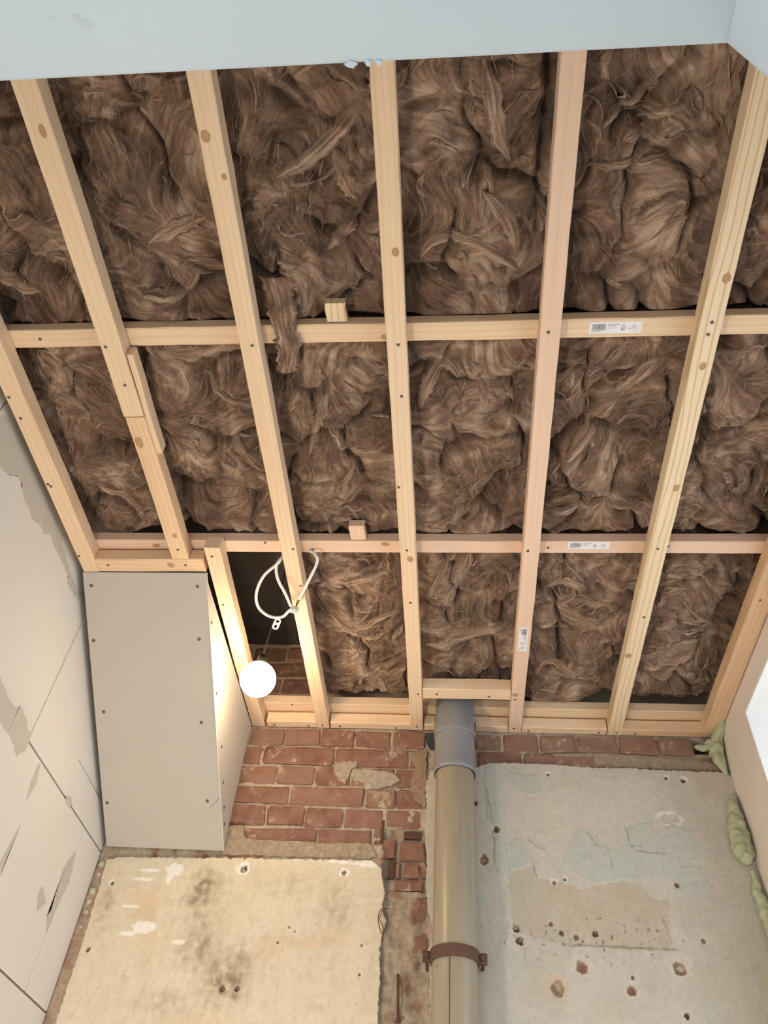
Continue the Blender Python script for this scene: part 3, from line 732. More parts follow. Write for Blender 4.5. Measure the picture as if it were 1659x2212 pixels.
rims = [(-0.602, -0.441, 'between the box and the cable batten', 0), (-0.395, -0.139, 'left of the middle batten', 0), (-0.096, -0.063, 'tiny piece left of the pipe', 0), (0.066, 0.166, 'between pipe and pinkish batten', 0),
        (0.209, 0.468, 'between the pinkish and the grained batten', 0), (0.514, 0.757, 'at the far right end', 3)]
RIM = []
for i, (a, b, t, w) in enumerate(rims):
    RIM.append(batten('rim_batten', 'pine rim piece on top of the brick wall, ' + t, 'X', a, b, 2.163, ZC, 0.031, 0.036, wood=w, seed=20 + i, group='rim pieces along the brick wall'))
RU = batten('wall_plate', 'upper wall plate seen in the open bay behind the lit bulb', 'X', -0.66, 0.80, 2.142, ZX, 0.068, 0.030, wood=0, seed=30)
ST1 = batten('packing_block', 'small offcut block above the cross batten nearest the white beam', 'Y', 0.728, 0.769, -0.241, ZX + 0.006, 0.042, 0.022, wood=2, seed=31)
ST2 = batten('packing_block', 'small offcut block above the farther cross batten', 'Y', 1.335, 1.3835, -0.247, ZX + 0.002, 0.040, 0.022, wood=1, seed=32)
for p, q in ((B0, ((-0.980,0.909),(-0.974,0.965),(-0.979,1.158),(-0.974,1.165),(-0.982,1.403))), (B1, ((-0.722,0.789),(-0.707,0.882))), (B1c, ((-0.709,1.378),)), (B1b, ((-0.624,1.401),(-0.632,1.588))),
             (B2, ((-0.412,0.792),(-0.408,1.374),(-0.406,1.510),(-0.422,2.163))), (B3, ((-0.113,0.797),(-0.112,0.920),(-0.130,1.171),(-0.119,1.377),(-0.118,1.573),(-0.110,1.984),(-0.120,2.158))),
             (B4, ((0.183,0.776),(0.180,1.377),(0.180,2.001),(0.184,2.155))), (B5, ((0.491,0.762),(0.489,0.788),(0.491,1.368),(0.497,1.620),(0.499,2.165))), (B6, ((0.775,1.55),)),
             (X3, ((-0.913,1.437),(-0.702,1.435))), (HD, ((-0.054,1.983),(0.102,1.990))), (RIM[0], ((-0.58,2.168),(-0.468,2.168))), (RIM[1], ((-0.366,2.166),(-0.186,2.168))), (RIM[4], ((0.230,2.166),(0.446,2.167))), (RIM[5], ((0.556,2.168),))):
    for a, b in q: screw(p, a, b, ZC - (0.0012 if p is B1b else 0.0002))
for p, q in ((X1, ((-0.882,0.791),)), (X2, ((-0.491,1.393),(-0.369,1.417),(0.235,1.407),(0.529,1.401))), (RU, ((-0.520,2.116),))):
    for a, b in q: screw(p, a, b, ZX - 0.0002)
for p, a, b, r, rx in ((B2,-0.423,0.390,0.009,1.2), (B2,-0.404,0.458,0.005,1.2), (B3,-0.109,0.604,0.007,1.3), (B5,0.498,0.673,0.008,1.3), (B1c,-0.718,1.035,0.010,1.7), (B1c,-0.705,1.329,0.006,1.3), (B5,0.493,0.859,0.007,1.3), (B5,0.500,1.176,0.007,1.6), (B5,0.480,1.784,0.009,1.3), (B3,-0.112,1.408,0.008,1.4), (B4,0.179,1.978,0.008,1.2), (B1,-0.706,0.37,0.006,2.0)):
    knot(p, a, b, ZC, r, rx, math.pi / 2)
knot(X3, -0.742, 1.435, ZC, 0.009, 1.2); knot(X2, -0.178, 1.397, ZX, 0.007, 1.6); knot(X2, -0.786, 1.405, ZX, 0.007, 1.6); knot(X1, -0.14, 0.803, ZX, 0.007, 1.8)

def sticker(parent, cx, cy, z, ang, L=0.103, H=0.0255):
    """local s runs along the print, t up; seen from below"""
    R = Matrix.Translation((cx, cy, z)) @ Matrix.Rotation(ang, 4, 'Z') @ Matrix.Rotation(math.pi, 4, 'X')
    base = from_lists('sticker', *plain_boxes([(-L / 2, L / 2, -H / 2, H / 2, 0.0001, 0.0004)]), M_STICKER, parent, R)
    base['label'] = 'white price sticker with a barcode'
    rr = random.Random(4); bars = []; s = -L / 2 + 0.006
    while s < -L / 2 + 0.031:
        w = rr.choice((0.0005, 0.0009, 0.0014)); bars.append((s, s + w, -0.004, 0.0085, 0.0004, 0.0006)); s += w + rr.choice((0.0005, 0.0008, 0.0012))
    from_lists('barcode', *plain_boxes(bars), M_INK, base, R)
    tx = []
    def line(s0, s1, t, hgt):
        s = s0
        while s < s1:
            w = rr.uniform(0.0006, 0.0018); tx.append((s, min(s + w, s1), t, t + hgt, 0.0004, 0.0006)); s += w + rr.uniform(0.0004, 0.0009)
    line(-L / 2 + 0.005, -L / 2 + 0.029, -0.0065, 0.0010); line(-L / 2 + 0.005, -L / 2 + 0.022, -0.0085, 0.0010)
    line(-L / 2 + 0.036, -L / 2 + 0.060, 0.0065, 0.0013); line(-L / 2 + 0.036, -L / 2 + 0.052, 0.0030, 0.0013); line(-L / 2 + 0.036, -L / 2 + 0.050, -0.001, 0.0006)
    line(L / 2 - 0.018, L / 2 - 0.012, 0.004, 0.0013); line(L / 2 - 0.020, L / 2 - 0.011, 0.001, 0.0011); line(L / 2 - 0.026, L / 2 - 0.007, -0.0025, 0.0013); line(L / 2 - 0.016, L / 2 - 0.008, -0.008, 0.001)
    from_lists('printed_text', *plain_boxes(tx), M_INK, base, R)
    # tick-and-tree mark
    cx0 = L / 2 - 0.036
    strokes = [[(-0.0045, -0.002), (-0.002, -0.005), (0.0, -0.001)], [(0.0, -0.001), (-0.0035, -0.001), (-0.0005, 0.006), (0.0005, 0.006), (0.0045, -0.001), (0.003, -0.003)], [(0.0005, -0.005), (0.0035, -0.005)], [(-0.003, -0.0062), (0.003, -0.0062)]]
    V, F = [], []
    for st in strokes:
        for (a, b), (c_, d) in zip(st[:-1], st[1:]):
            dx, dy_ = c_ - a, d - b; l = math.hypot(dx, dy_); nx, ny = -dy_ / l * 0.00045, dx / l * 0.00045; k0 = len(V)
            for zz_ in (0.0004, 0.0006):
                V += [(cx0 + a + nx, b + ny, zz_), (cx0 + a - nx, b - ny, zz_), (cx0 + c_ - nx, d - ny, zz_), (cx0 + c_ + nx, d + ny, zz_)]
            F += [(k0 + 4, k0 + 5, k0 + 6, k0 + 7), (k0, k0 + 4, k0 + 7, k0 + 3), (k0 + 1, k0 + 2, k0 + 6, k0 + 5)]
    from_lists('tree_logo', V, F, M_INK, base, R)
sticker(X1, 0.320, 0.792, ZX, 0.0)
sticker(X2, 0.335, 1.399, ZX, 0.0)
sticker(B4, 0.188, 1.720, ZC, math.pi / 2)

# ------------------------------------------------------------------ plasterboard box in the corner
bx = empty('boxed_corner', (-0.83, 2.17, 2.48))
tag(bx, 'sloping grey plasterboard box in the left corner under the ceiling', 'boxing')
A = Vector((0, 1.462, 2.898)); Bv = Vector((0, 2.163, 2.482))          # section of the sloping front board
d = (Bv - A).normalized(); nrm = Vector((0, -d.z, d.y)); nrm = nrm if nrm.z < 0 else -nrm
th = 0.0125
xa, xb = -0.997, -0.652
V = []
for o_ in (0.0, th):
    for xx in (xa, xb):
        for P_ in (A, Bv):
            q = P_ - nrm * o_; V.append((xx + (0.006 if P_ is A and xx == xa else 0), q.y, q.z))
bm = bmesh.new(); vs = [bm.verts.new(v) for v in V]
for f in ((0, 1, 3, 2), (4, 6, 7, 5), (0, 4, 5, 1), (2, 3, 7, 6), (0, 2, 6, 4), (1, 5, 7, 3)): bm.faces.new([vs[i] for i in f])
bmesh.ops.recalc_face_normals(bm, faces=bm.faces[:]); bmesh.ops.bevel(bm, geom=bm.edges[:], offset=0.0012, segments=1, affect='EDGES')
fb = from_bm('front_board', bm, M_BOARD, bx)
V, F = [], []
tri = [(A - nrm * (th + 0.0005)), (Bv - nrm * (th + 0.0005)), Vector((0, 2.166, 2.50)), Vector((0, 2.166, 2.898)), Vector((0, 1.50, 2.898))]
bm = bmesh.new()
a_ = [bm.verts.new((-0.6545, q.y, q.z)) for q in tri]; b_ = [bm.verts.new((-0.667, q.y, q.z)) for q in tri]
bm.faces.new(a_); bm.faces.new(b_[::-1])
for i in range(5): bm.faces.new((a_[(i + 1) % 5], a_[i], b_[i], b_[(i + 1) % 5]))
bmesh.ops.recalc_face_normals(bm, faces=bm.faces[:])
sb = from_bm('side_board', bm, M_BOARD, bx)
# bright paper edge where the front board laps the side
e0, e1 = A - nrm * 0.0, Bv - nrm * 0.0
V, F = tube_lists([(xb + 0.0004, e0.y + d.y * 0.08, e0.z + d.z * 0.08 - 0.0), (xb + 0.0004, e1.y - 0.003, e1.z)], 0.0012, 6)
from_lists('paper_edge', V, F, M_BOARD_EDGE, fb)
def on_front(px, t):    # px across, t down the slope 0..1
    q = A + (Bv - A) * t + nrm * 0.0002; return (px, q.y, q.z)
SCR = [(-0.970, 0.045), (-0.660 - 0.018, 0.045), (-0.978, 0.235), (-0.683, 0.225), (-0.968, 0.49), (-0.692, 0.52), (-0.982, 0.83), (-0.690, 0.81)]
def bigscrew(parent, P_, n_):
    o = screw(parent, *P_, n_); o.matrix_basis = o.matrix_basis @ Matrix.Scale(1.35, 4); return o
for px, t in SCR: bigscrew(fb, on_front(px, t), tuple(nrm))
for yy, zz in ((1.60, 2.845), (1.78, 2.745), (1.93, 2.672), (2.02, 2.613), (2.08, 2.57), (2.12, 2.54)):
    bigscrew(sb, (-0.6542, yy, zz), (1, 0, 0))
q0, q1 = on_front(-0.685, 0.835), on_front(-0.655, 0.80)
V, F = tube_lists([q0, q1], 0.0006, 4); from_lists('pencil_mark', V, F, M_INK, fb)

# ------------------------------------------------------------------ pipe
PXC, PYC = 0.0, 2.098
pipe = empty('drain_pipe', (PXC, PYC, 0.0))
tag(pipe, 'vertical drain pipe down the end wall, old beige below and grey sleeve above', 'pipe')
V, F = lathe_lists([(0.0555, 0.0), (0.0555, 2.70), (0.0535, 2.705)], PXC, PYC, 48)
lo = from_lists('old_beige_pipe', V, F, M_OLDPIPE, pipe, None, True); lo['label'] = 'old yellowed beige pipe'
V, F = lathe_lists([(0.0556, 2.706), (0.0605, 2.700), (0.0622, 2.705), (0.0622, 2.718), (0.0600, 2.724), (0.0598, 2.824), (0.0606, 2.828)], PXC, PYC, 48)
cp = from_lists('grey_coupling', V, F, M_PVC, pipe, None, True); cp['label'] = 'grey plastic coupling'
V, F = lathe_lists([(0.0598, 2.822), (0.0622, 2.820), (0.0630, 2.824), (0.0630, 2.838), (0.0605, 2.846), (0.0600, 2.93), (0.0575, 2.94), (0.0575, 3.22)], PXC, PYC, 48)
from_lists('grey_sleeve', V, F, M_PVC, pipe, None, True)
V, F = lathe_lists([(0.0002, 0.066), (0.011, 0.066), (0.0125, 0.063), (0.0125, 0.045)], 0, 0, 20)
from_lists('rodding_boss', V, F, M_PVC, pipe, Matrix.Translation((PXC, PYC, 2.885)) @ Matrix.Rotation(math.radians(-12), 4, 'Z') @ Matrix.Rotation(math.pi / 2, 4, 'Y'), True)
V, F = tube_lists([(-0.012, PYC - 0.0542, 0.9), (-0.012, PYC - 0.0542, 2.21)], 0.0012, 6)
from_lists('seam_crack', V, F, M_RUST, lo)
# rusty clamp
cl = empty('pipe_clamp', (PXC, PYC, 2.195)); tag(cl, 'rusty iron clamp band round the beige drain pipe', 'clamp')
V, F = lathe_lists([(0.0557, 2.198), (0.0600, 2.198), (0.0606, 2.201), (0.0606, 2.223), (0.0600, 2.226), (0.0557, 2.226), (0.0557, 2.198)], PXC, PYC, 48)
from_lists('band', V, F, M_RUST, cl, None, False)
for s in (-1, 1):
    from_bm('lug', chamfer_box(PXC + s * 0.0685 - 0.0105, PXC + s * 0.0685 + 0.0105, PYC - 0.008, PYC + 0.008, 2.200, 2.224, 0.002), M_RUST, cl)
    V, F = lathe_lists([(0.0002, 0.014), (0.0065, 0.014), (0.0075, 0.011), (0.0075, 0.006)], 0, 0, 6)
    from_lists('bolt_head', V, F, M_RUST, cl, Matrix.Translation((PXC + s * 0.0695, PYC - 0.001, 2.212)) @ Matrix.Rotation(math.pi / 2, 4, 'X'))
    V, F = tube_lists([(PXC + s * 0.0695, PYC, 2.212), (PXC + s * 0.0695, WY + 0.01, 2.212)], 0.004, 8)
    from_lists('stud', V, F, M_RUST, cl)
ragged_plate('felt_scrap', onY([(-0.094,2.885),(-0.062,2.892),(-0.058,2.83),(-0.075,2.832),(-0.085,2.85)], 2.172), M_BLACK, None, lambda a, b, h: (a, 2.172 - h, b), 0.006, 0.002, 4, 9)
fs = bpy.data.objects['felt_scrap']; recentre(fs); tag(fs, 'dark scrap of roofing felt tucked between bricks and grey pipe sleeve', 'felt scrap')

# nail and tie wire in the chase
V, F = tube_lists(spline([(-0.137, 2.176, 2.094), (-0.1375, 2.172, 2.10), (-0.139, 2.167, 2.14), (-0.142, 2.172, 2.193)], 5), 0.0036, 8)
nl = from_lists('nail', V, F, M_RUST, None, None, True); recentre(nl); tag(nl, 'long rusty nail hanging in the hacked chase left of the pipe', 'nail')
V, F = lathe_lists([(0.0002, -0.003), (0.0075, -0.003), (0.0075, 0.0015), (0.0002, 0.0015)], 0, 0, 10)
from_lists('nail_head', V, F, M_RUST, nl, T(-0.137, 2.175, 2.092))
wp = spline([(-0.175, 2.178, 2.352), (-0.192, 2.160, 2.344), (-0.200, 2.156, 2.325), (-0.196, 2.155, 2.300), (-0.187, 2.158, 2.282), (-0.178, 2.158, 2.30), (-0.176, 2.158, 2.33), (-0.188, 2.157, 2.34), (-0.196, 2.156, 2.318), (-0.186, 2.158, 2.298), (-0.186, 2.160, 2.265)], 6)
V, F = tube_lists(wp, 0.0012, 5); tw = from_lists('tie_wire', V, F, M_RUST, None, None, True); recentre(tw); tag(tw, 'twist of dark tie wire on the torn plaster edge left of the pipe', 'wire')

# ------------------------------------------------------------------ foam in the right corner
def foam(name, label, path, rad, seed, squash=1.0):
    P_ = spline(path, 14); n = len(P_)
    R_ = np.interp(np.linspace(0, 1, n), np.linspace(0, 1, len(rad)), rad)
    V, F = tube_lists(P_, R_, 28)
    Va = np.array(V); C_ = np.repeat(P_, 28, 0); D_ = Va - C_
    amp = 1 + 0.55 * fbm(Va[:, 0] * 55 + Va[:, 1] * 30, Va[:, 2] * 55 + Va[:, 1] * 30, seed, 4)
    Va = C_ + D_ * amp[:, None]
    Va[:, 1] = np.minimum(Va[:, 1], WY + 0.004); Va[:, 0] = np.minimum(Va[:, 0], XR + 0.004)
    o = from_lists(name, Va, F, M_FOAM, None, None, True); recentre(o)
    return tag(o, label, 'foam')
f1 = foam('expanding_foam', 'lumpy pale green foam under the end of the orange batten, top right corner', [(0.802, 2.08, 2.906), (0.800, 2.12, 2.895), (0.790, 2.15, 2.875), (0.785, 2.16, 2.845), (0.785, 2.163, 2.81), (0.797, 2.165, 2.765)], [0.006, 0.012, 0.019, 0.022, 0.017, 0.004], 2)
f1b = foam('foam_blob', '', [(0.772, 2.158, 2.868), (0.755, 2.160, 2.852), (0.735, 2.162, 2.853), (0.724, 2.164, 2.858)], [0.014, 0.010, 0.009, 0.003], 6)
del f1b['category'];
f1b.parent = f1; f1b.matrix_parent_inverse = f1.matrix_basis.inverted()
f2 = foam('expanding_foam', 'long smooth pale green foam bulge filling the right wall corner', [(0.795, 2.160, 2.700), (0.786, 2.158, 2.66), (0.783, 2.155, 2.61), (0.778, 2.153, 2.56), (0.780, 2.153, 2.52), (0.785, 2.157, 2.498)], [0.005, 0.017, 0.022, 0.027, 0.025, 0.008], 12)
f3 = foam('expanding_foam', 'thin lower run of pale green foam in the right wall corner', [(0.790, 2.160, 2.485), (0.792, 2.160, 2.45), (0.787, 2.158, 2.425), (0.793, 2.158, 2.40), (0.790, 2.158, 2.36), (0.795, 2.16, 2.30), (0.80, 2.165, 2.27)], [0.006, 0.009, 0.013, 0.014, 0.012, 0.010, 0.003], 21)

# ------------------------------------------------------------------ lamp
lamp = empty('pendant_lamp', (-0.534, 1.735, 2.86)); tag(lamp, 'glowing round light bulb hanging in the open bay beside the box', 'lamp')
BC = Vector((-0.534, 1.735, 2.762)); BR = 0.049
prof = []
for i in range(22):
    a = -math.pi / 2 + i / 21 * (math.pi * 0.86)
    prof.append((max(0.0003, BR * math.cos(a)), BR * math.sin(a)))
prof += [(0.0135, BR * 0.97), (0.0120, BR * 1.03)]
V, F = lathe_lists(prof, 0, 0, 36)
from_lists('glass_globe', V, F, m_emit('bulb_glow', (1.0, 0.74, 0.47, 1), BULB_STRENGTH), lamp, Matrix.Translation(BC), True)
V, F = lathe_lists([(0.0125, BR * 1.0), (0.0140, BR * 1.02), (0.0140, BR * 1.02 + 0.020), (0.008, BR * 1.02 + 0.030), (0.003, BR * 1.02 + 0.036)], 0, 0, 24)
from_lists('lamp_holder', V, F, M_HOLDER, lamp, Matrix.Translation(BC), True)
V, F = tube_lists(spline([(BC.x, BC.y, BC.z + 0.085), (BC.x + 0.006, BC.y + 0.001, BC.z + 0.2), (BC.x + 0.01, BC.y - 0.005, BC.z + 0.34), (BC.x + 0.01, BC.y - 0.006, 3.239)], 6), 0.0024, 8)
from_lists('cord', V, F, M_BLACK, lamp, None, True)

# work lamp standing on the floor by the left wall, below the frame; its warm light throws the pipe's and battens' shadows
wl = empty('work_lamp', (-0.80, 0.98, 0.0)); tag(wl, 'portable work lamp on a stand by the left block wall', 'work lamp')
for k in range(3):
    a = k * 2 * math.pi / 3 + 0.4
    V, F = tube_lists([(-0.80, 0.98, 0.30), (-0.80 + 0.16 * math.cos(a), 0.98 + 0.16 * math.sin(a), 0.01)], 0.009, 8); from_lists('leg', V, F, M_HOLDER, wl, None, True)
V, F = tube_lists([(-0.80, 0.98, 0.28), (-0.80, 0.98, 0.74)], 0.011, 10); from_lists('pole', V, F, M_HOLDER, wl, None, True)
WM = Matrix.Translation((-0.80, 0.98, 0.80)) @ Vector((0, 0, 1)).rotation_difference(Vector((0.50, 0.95, 1.45)).normalized()).to_matrix().to_4x4()
from_bm('housing', chamfer_box(-0.085, 0.085, -0.065, 0.065, -0.05, 0.0, 0.008, 2), M_HOLDER, wl, WM)
from_lists('lamp_glass', *plain_boxes([(-0.07, 0.07, -0.05, 0.05, 0.0005, 0.004)]), m_emit('halogen_glow', (1.0, 0.83, 0.62, 1), WORK_LAMP_STRENGTH), wl, WM)

# ------------------------------------------------------------------ looped white cable
cb = empty('cable_loop', (-0.43, 1.57, 2.87)); tag(cb, 'white flex tied in loops round a batten with a terminal block', 'cable')
def cpt(x, y, z, z0=2.88):      # keep its place as measured at z0 while moving to height z
    s = (z - 1.5) / (z0 - 1.5); return (x * s, y * s, z)
loop1 = [cpt(-0.418, 1.372, 2.948), cpt(-0.436, 1.388, 2.915), cpt(-0.450, 1.407, 2.90), cpt(-0.494, 1.454, 2.89), cpt(-0.524, 1.520, 2.88), cpt(-0.527, 1.576, 2.878), cpt(-0.503, 1.611, 2.876), cpt(-0.469, 1.613, 2.874), cpt(-0.445, 1.587, 2.873), cpt(-0.436, 1.580, 2.873)]
loop2 = [cpt(-0.412, 1.366, 2.951), cpt(-0.434, 1.384, 2.925), cpt(-0.453, 1.412, 2.905), cpt(-0.458, 1.45, 2.895), cpt(-0.455, 1.480, 2.888), cpt(-0.446, 1.519, 2.88), cpt(-0.438, 1.568, 2.875)]
run = [cpt(-0.366, 1.360, 2.948), cpt(-0.352, 1.366, 2.925), cpt(-0.345, 1.388, 2.905), cpt(-0.350, 1.41, 2.897), cpt(-0.361, 1.435, 2.888), cpt(-0.389, 1.494, 2.882), cpt(-0.412, 1.540, 2.878)]
for P_ in (loop1, loop2, run):
    V, F = tube_lists(spline(P_, 8), 0.0040, 10); from_lists('flex', V, F, M_CABLE, cb, None, True)
for dx in (-0.002, 0.002):
    V, F = tube_lists(spline([cpt(-0.412 + dx, 1.540, 2.878), cpt(-0.418 + dx, 1.555, 2.878), cpt(-0.424, 1.570, 2.876)], 4), 0.0016, 6); from_lists('wire_core', V, F, M_RUST, cb, None, True)
tb = from_bm('terminal_block', chamfer_box(-0.011, 0.011, -0.009, 0.009, -0.007, 0.007, 0.002), M_CLEAR, cb, T(*cpt(-0.430, 1.583, 2.875), 0.25))
for dx in (-0.005, 0.005):
    V, F = lathe_lists([(0.0032, 0.0), (0.0032, -0.003), (0.0022, -0.003), (0.0018, -0.001)], 0, 0, 10); from_lists('terminal_screw', V, F, M_CLEAR, tb, T(*(Vector(cpt(-0.430 + dx, 1.583, 2.875)) - Vector((0, 0, 0.0068)))))
# cord-grip tab with two holes
tabc = cpt(-0.4885, 1.644, 2.872)
bm = bmesh.new()
def loop2(pts):
    vs = [bm.verts.new((a, b, 0)) for a, b in pts]
    return [bm.edges.new((vs[i], vs[(i + 1) % len(vs)])) for i in range(len(vs))]
w_, l_ = 0.0088, 0.0105
out = [(w_ * math.cos(t), l_ + w_ * math.sin(t)) for t in np.linspace(0, math.pi, 9)] + [(w_ * math.cos(t), -l_ + w_ * math.sin(t)) for t in np.linspace(math.pi, 2 * math.pi, 9)]
es = loop2(out) + loop2([(0.0052 * math.cos(t), -0.009 + 0.0052 * math.sin(t)) for t in np.linspace(0, 2 * math.pi, 13)[:-1]]) + loop2([(0.0042 * math.cos(t), 0.0085 + 0.0068 * math.sin(t)) for t in np.linspace(0, 2 * math.pi, 13)[:-1]])
bmesh.ops.triangle_fill(bm, use_beauty=True, edges=es)
ex = bmesh.ops.extrude_face_region(bm, geom=bm.faces[:])
bmesh.ops.translate(bm, vec=(0, 0, 0.0025), verts=[v for v in ex['geom'] if isinstance(v, bmesh.types.BMVert)])
bmesh.ops.recalc_face_normals(bm, faces=bm.faces[:])
from_bm('cord_grip', bm, M_CLEAR, cb, Matrix.Translation(tabc) @ Matrix.Rotation(math.radians(25), 4, 'Z') @ Matrix.Rotation(math.radians(-14), 4, 'X'))

# ------------------------------------------------------------------ mineral wool
PITS = [(-0.62, 0.665, 0.05, 0.035, 0.030), (0.405, 0.36, 0.022, 0.04, 0.035), (0.085, 1.87, 0.07, 0.045, 0.045), (0.13, 1.19, 0.05, 0.09, 0.030), (-0.82, 1.10, 0.06, 0.018, 0.035), (-0.53, 0.90, 0.10, 0.035, 0.022), (-0.05, 0.90, 0.03, 0.02, 0.02),
        (0.46, 1.22, 0.02, 0.06, 0.03), (0.72, 1.45, 0.05, 0.06, 0.03), (0.74, 1.75, 0.03, 0.2, 0.03), (0.153, 0.40, 0.010, 0.22, 0.05), (-0.36, 0.90, 0.03, 0.03, 0.025), (0.02, 1.63, 0.03, 0.05, 0.02), (-0.34, 0.36, 0.08, 0.06, 0.015), (-0.09, 0.62, 0.03, 0.10, 0.02)]
def flow_angle(x, y):
    return 2.4 * fbm(x * 3.1, y * 3.1, 71, 2) * 2.2 + 0.9 * np.sin(x * 5 + y * 3)
def lic(x, y, fr, seed, steps=7, dl=0.0022):
    s = pn(x * fr, y * fr, seed)
    for sg in (1, -1):
        px, py = x.copy(), y.copy()
        for k in range(steps):
            a = flow_angle(px, py) if k % 3 == 0 else a
            px = px + sg * dl * np.cos(a); py = py + sg * dl * np.sin(a)
            s = s + pn(px * fr, py * fr, seed)
    return s / (2 * steps + 1) * 2.2
def wool(x, y, fine=True):
    """(drop below the mean surface, sideways shift, colour 0..1)"""
    wx = x + 0.055 * fbm(x * 5, y * 5, 1, 2) + 0.012 * pn(x * 17, y * 17, 3)
    wy = y + 0.055 * fbm(x * 5, y * 5, 5, 2) + 0.012 * pn(x * 17, y * 17, 8)
    rough = np.clip(0.45 + 1.3 * fbm(x * 5.5, y * 5.5, 53, 2), 0.12, 1.0)      # some places tangled, some smoothly billowed
    f1, f2 = worley(wx * 7.0, wy * 5.6, 2)
    dome = 0.55 - f1 * f1
    crease = np.exp(-((f2 - f1) / 0.075) ** 2) * np.clip(0.5 + 1.6 * pn(x * 9, y * 9, 57), 0, 1)
    g1, g2 = worley(wx * 17 + 0.5 * fbm(x * 16, y * 16, 9), wy * 15, 5)
    rid = 1 - np.abs(pn(wx * 10, wy * 10, 14)) * 2.4
    rid2 = 1 - np.abs(pn(wx * 26 + 2 * pn(x * 12, y * 12, 2), wy * 26, 24)) * 2.2
    h = 0.038 * fbm(x * 4.0, y * 4.0, 33, 2) + 0.042 * dome - 0.032 * crease
    h = h + rough * (0.008 * (0.4 - g1 * g1) - 0.004 * np.exp(-((g2 - g1) / 0.10) ** 2) + 0.0040 * np.clip(rid2, -0.5, 1) ** 3)
    h = h + 0.012 * np.clip(rid, -0.5, 1) ** 4
    for (cx, cy, rx, ry, dp) in PITS:
        q = ((x - cx) / rx) ** 2 + ((y - cy) / ry) ** 2 + 0.6 * fbm(x * 30, y * 30, 66, 2)
        h = h - dp * np.exp(-np.clip(q, 0, 9))
    tint = 0.46 + 0.50 * fbm(x * 6, y * 6, 81, 3) + 0.40 * fbm(wx * 20, wy * 20, 85, 3)
    if fine:
        l1 = lic(x, y, 60.0, 41, 10, 0.0034); l2 = lic(x, y, 165.0, 47, 10, 0.0024)
        h = h + 0.0030 * l1 + 0.0012 * l2
        tint = tint + 0.20 * l1 + 0.30 * l2
    sx = 0.018 * fbm(wx * 9, wy * 9, 91, 2) + 0.004 * rough * pn(x * 40, y * 40, 95)
    sy = 0.018 * fbm(wx * 9, wy * 9, 97, 2) + 0.004 * rough * pn(x * 40, y * 40, 99)
    tint = 0.44 + (tint - 0.46) * 1.15
    return h, sx, sy, np.clip(tint, 0, 1)
XBAT = [(0.771, 0.813), (1.385, 1.427)]
def wool_z(x, y, h):
    zb_ = 2.992 - h
    up = 0
    for (a, b) in XBAT:
        dd = np.maximum(np.maximum(a - y, y - b), 0)
        fl = ZX + 0.028 - 0.024 * np.clip(dd / (0.030 + 0.022 * pn(x * 14, y * 5, 44)), 0, 1) ** 1.2
        zb_ = np.maximum(zb_, fl)
    dd = np.maximum(2.10 - y, 0); up = up + 0.02 * np.exp(-(dd / 0.03) ** 2)
    zb_ = zb_ + up
    lim = ZX + 0.004
    over = [( -0.967, .05), (-0.711, .05), (-0.418, .05), (-0.117, .05), (0.187, .05), (0.491, .05), (0.783, .05)]
    for c_, w_ in over:                                        # tucked up behind the lower battens
        zb_ = zb_ + (0.016 + 0.020 * pn(x * 6 + c_ * 9, y * 7, 62)) * np.exp(-((x - c_) / 0.040) ** 2)
    return np.where(zb_ < lim + 0.01, lim + 0.01 * np.exp((zb_ - lim - 0.01) / 0.01), zb_)
def wool_colour(t):
    t = t[..., None]
    c0, c1, c2 = np.array((0.065, 0.036, 0.024)), np.array((0.238, 0.148, 0.100)), np.array((0.60, 0.445, 0.335))
    return np.where(t < 0.5, c0 + (c1 - c0) * t * 2, c1 + (c2 - c1) * (t - 0.5) * 2)

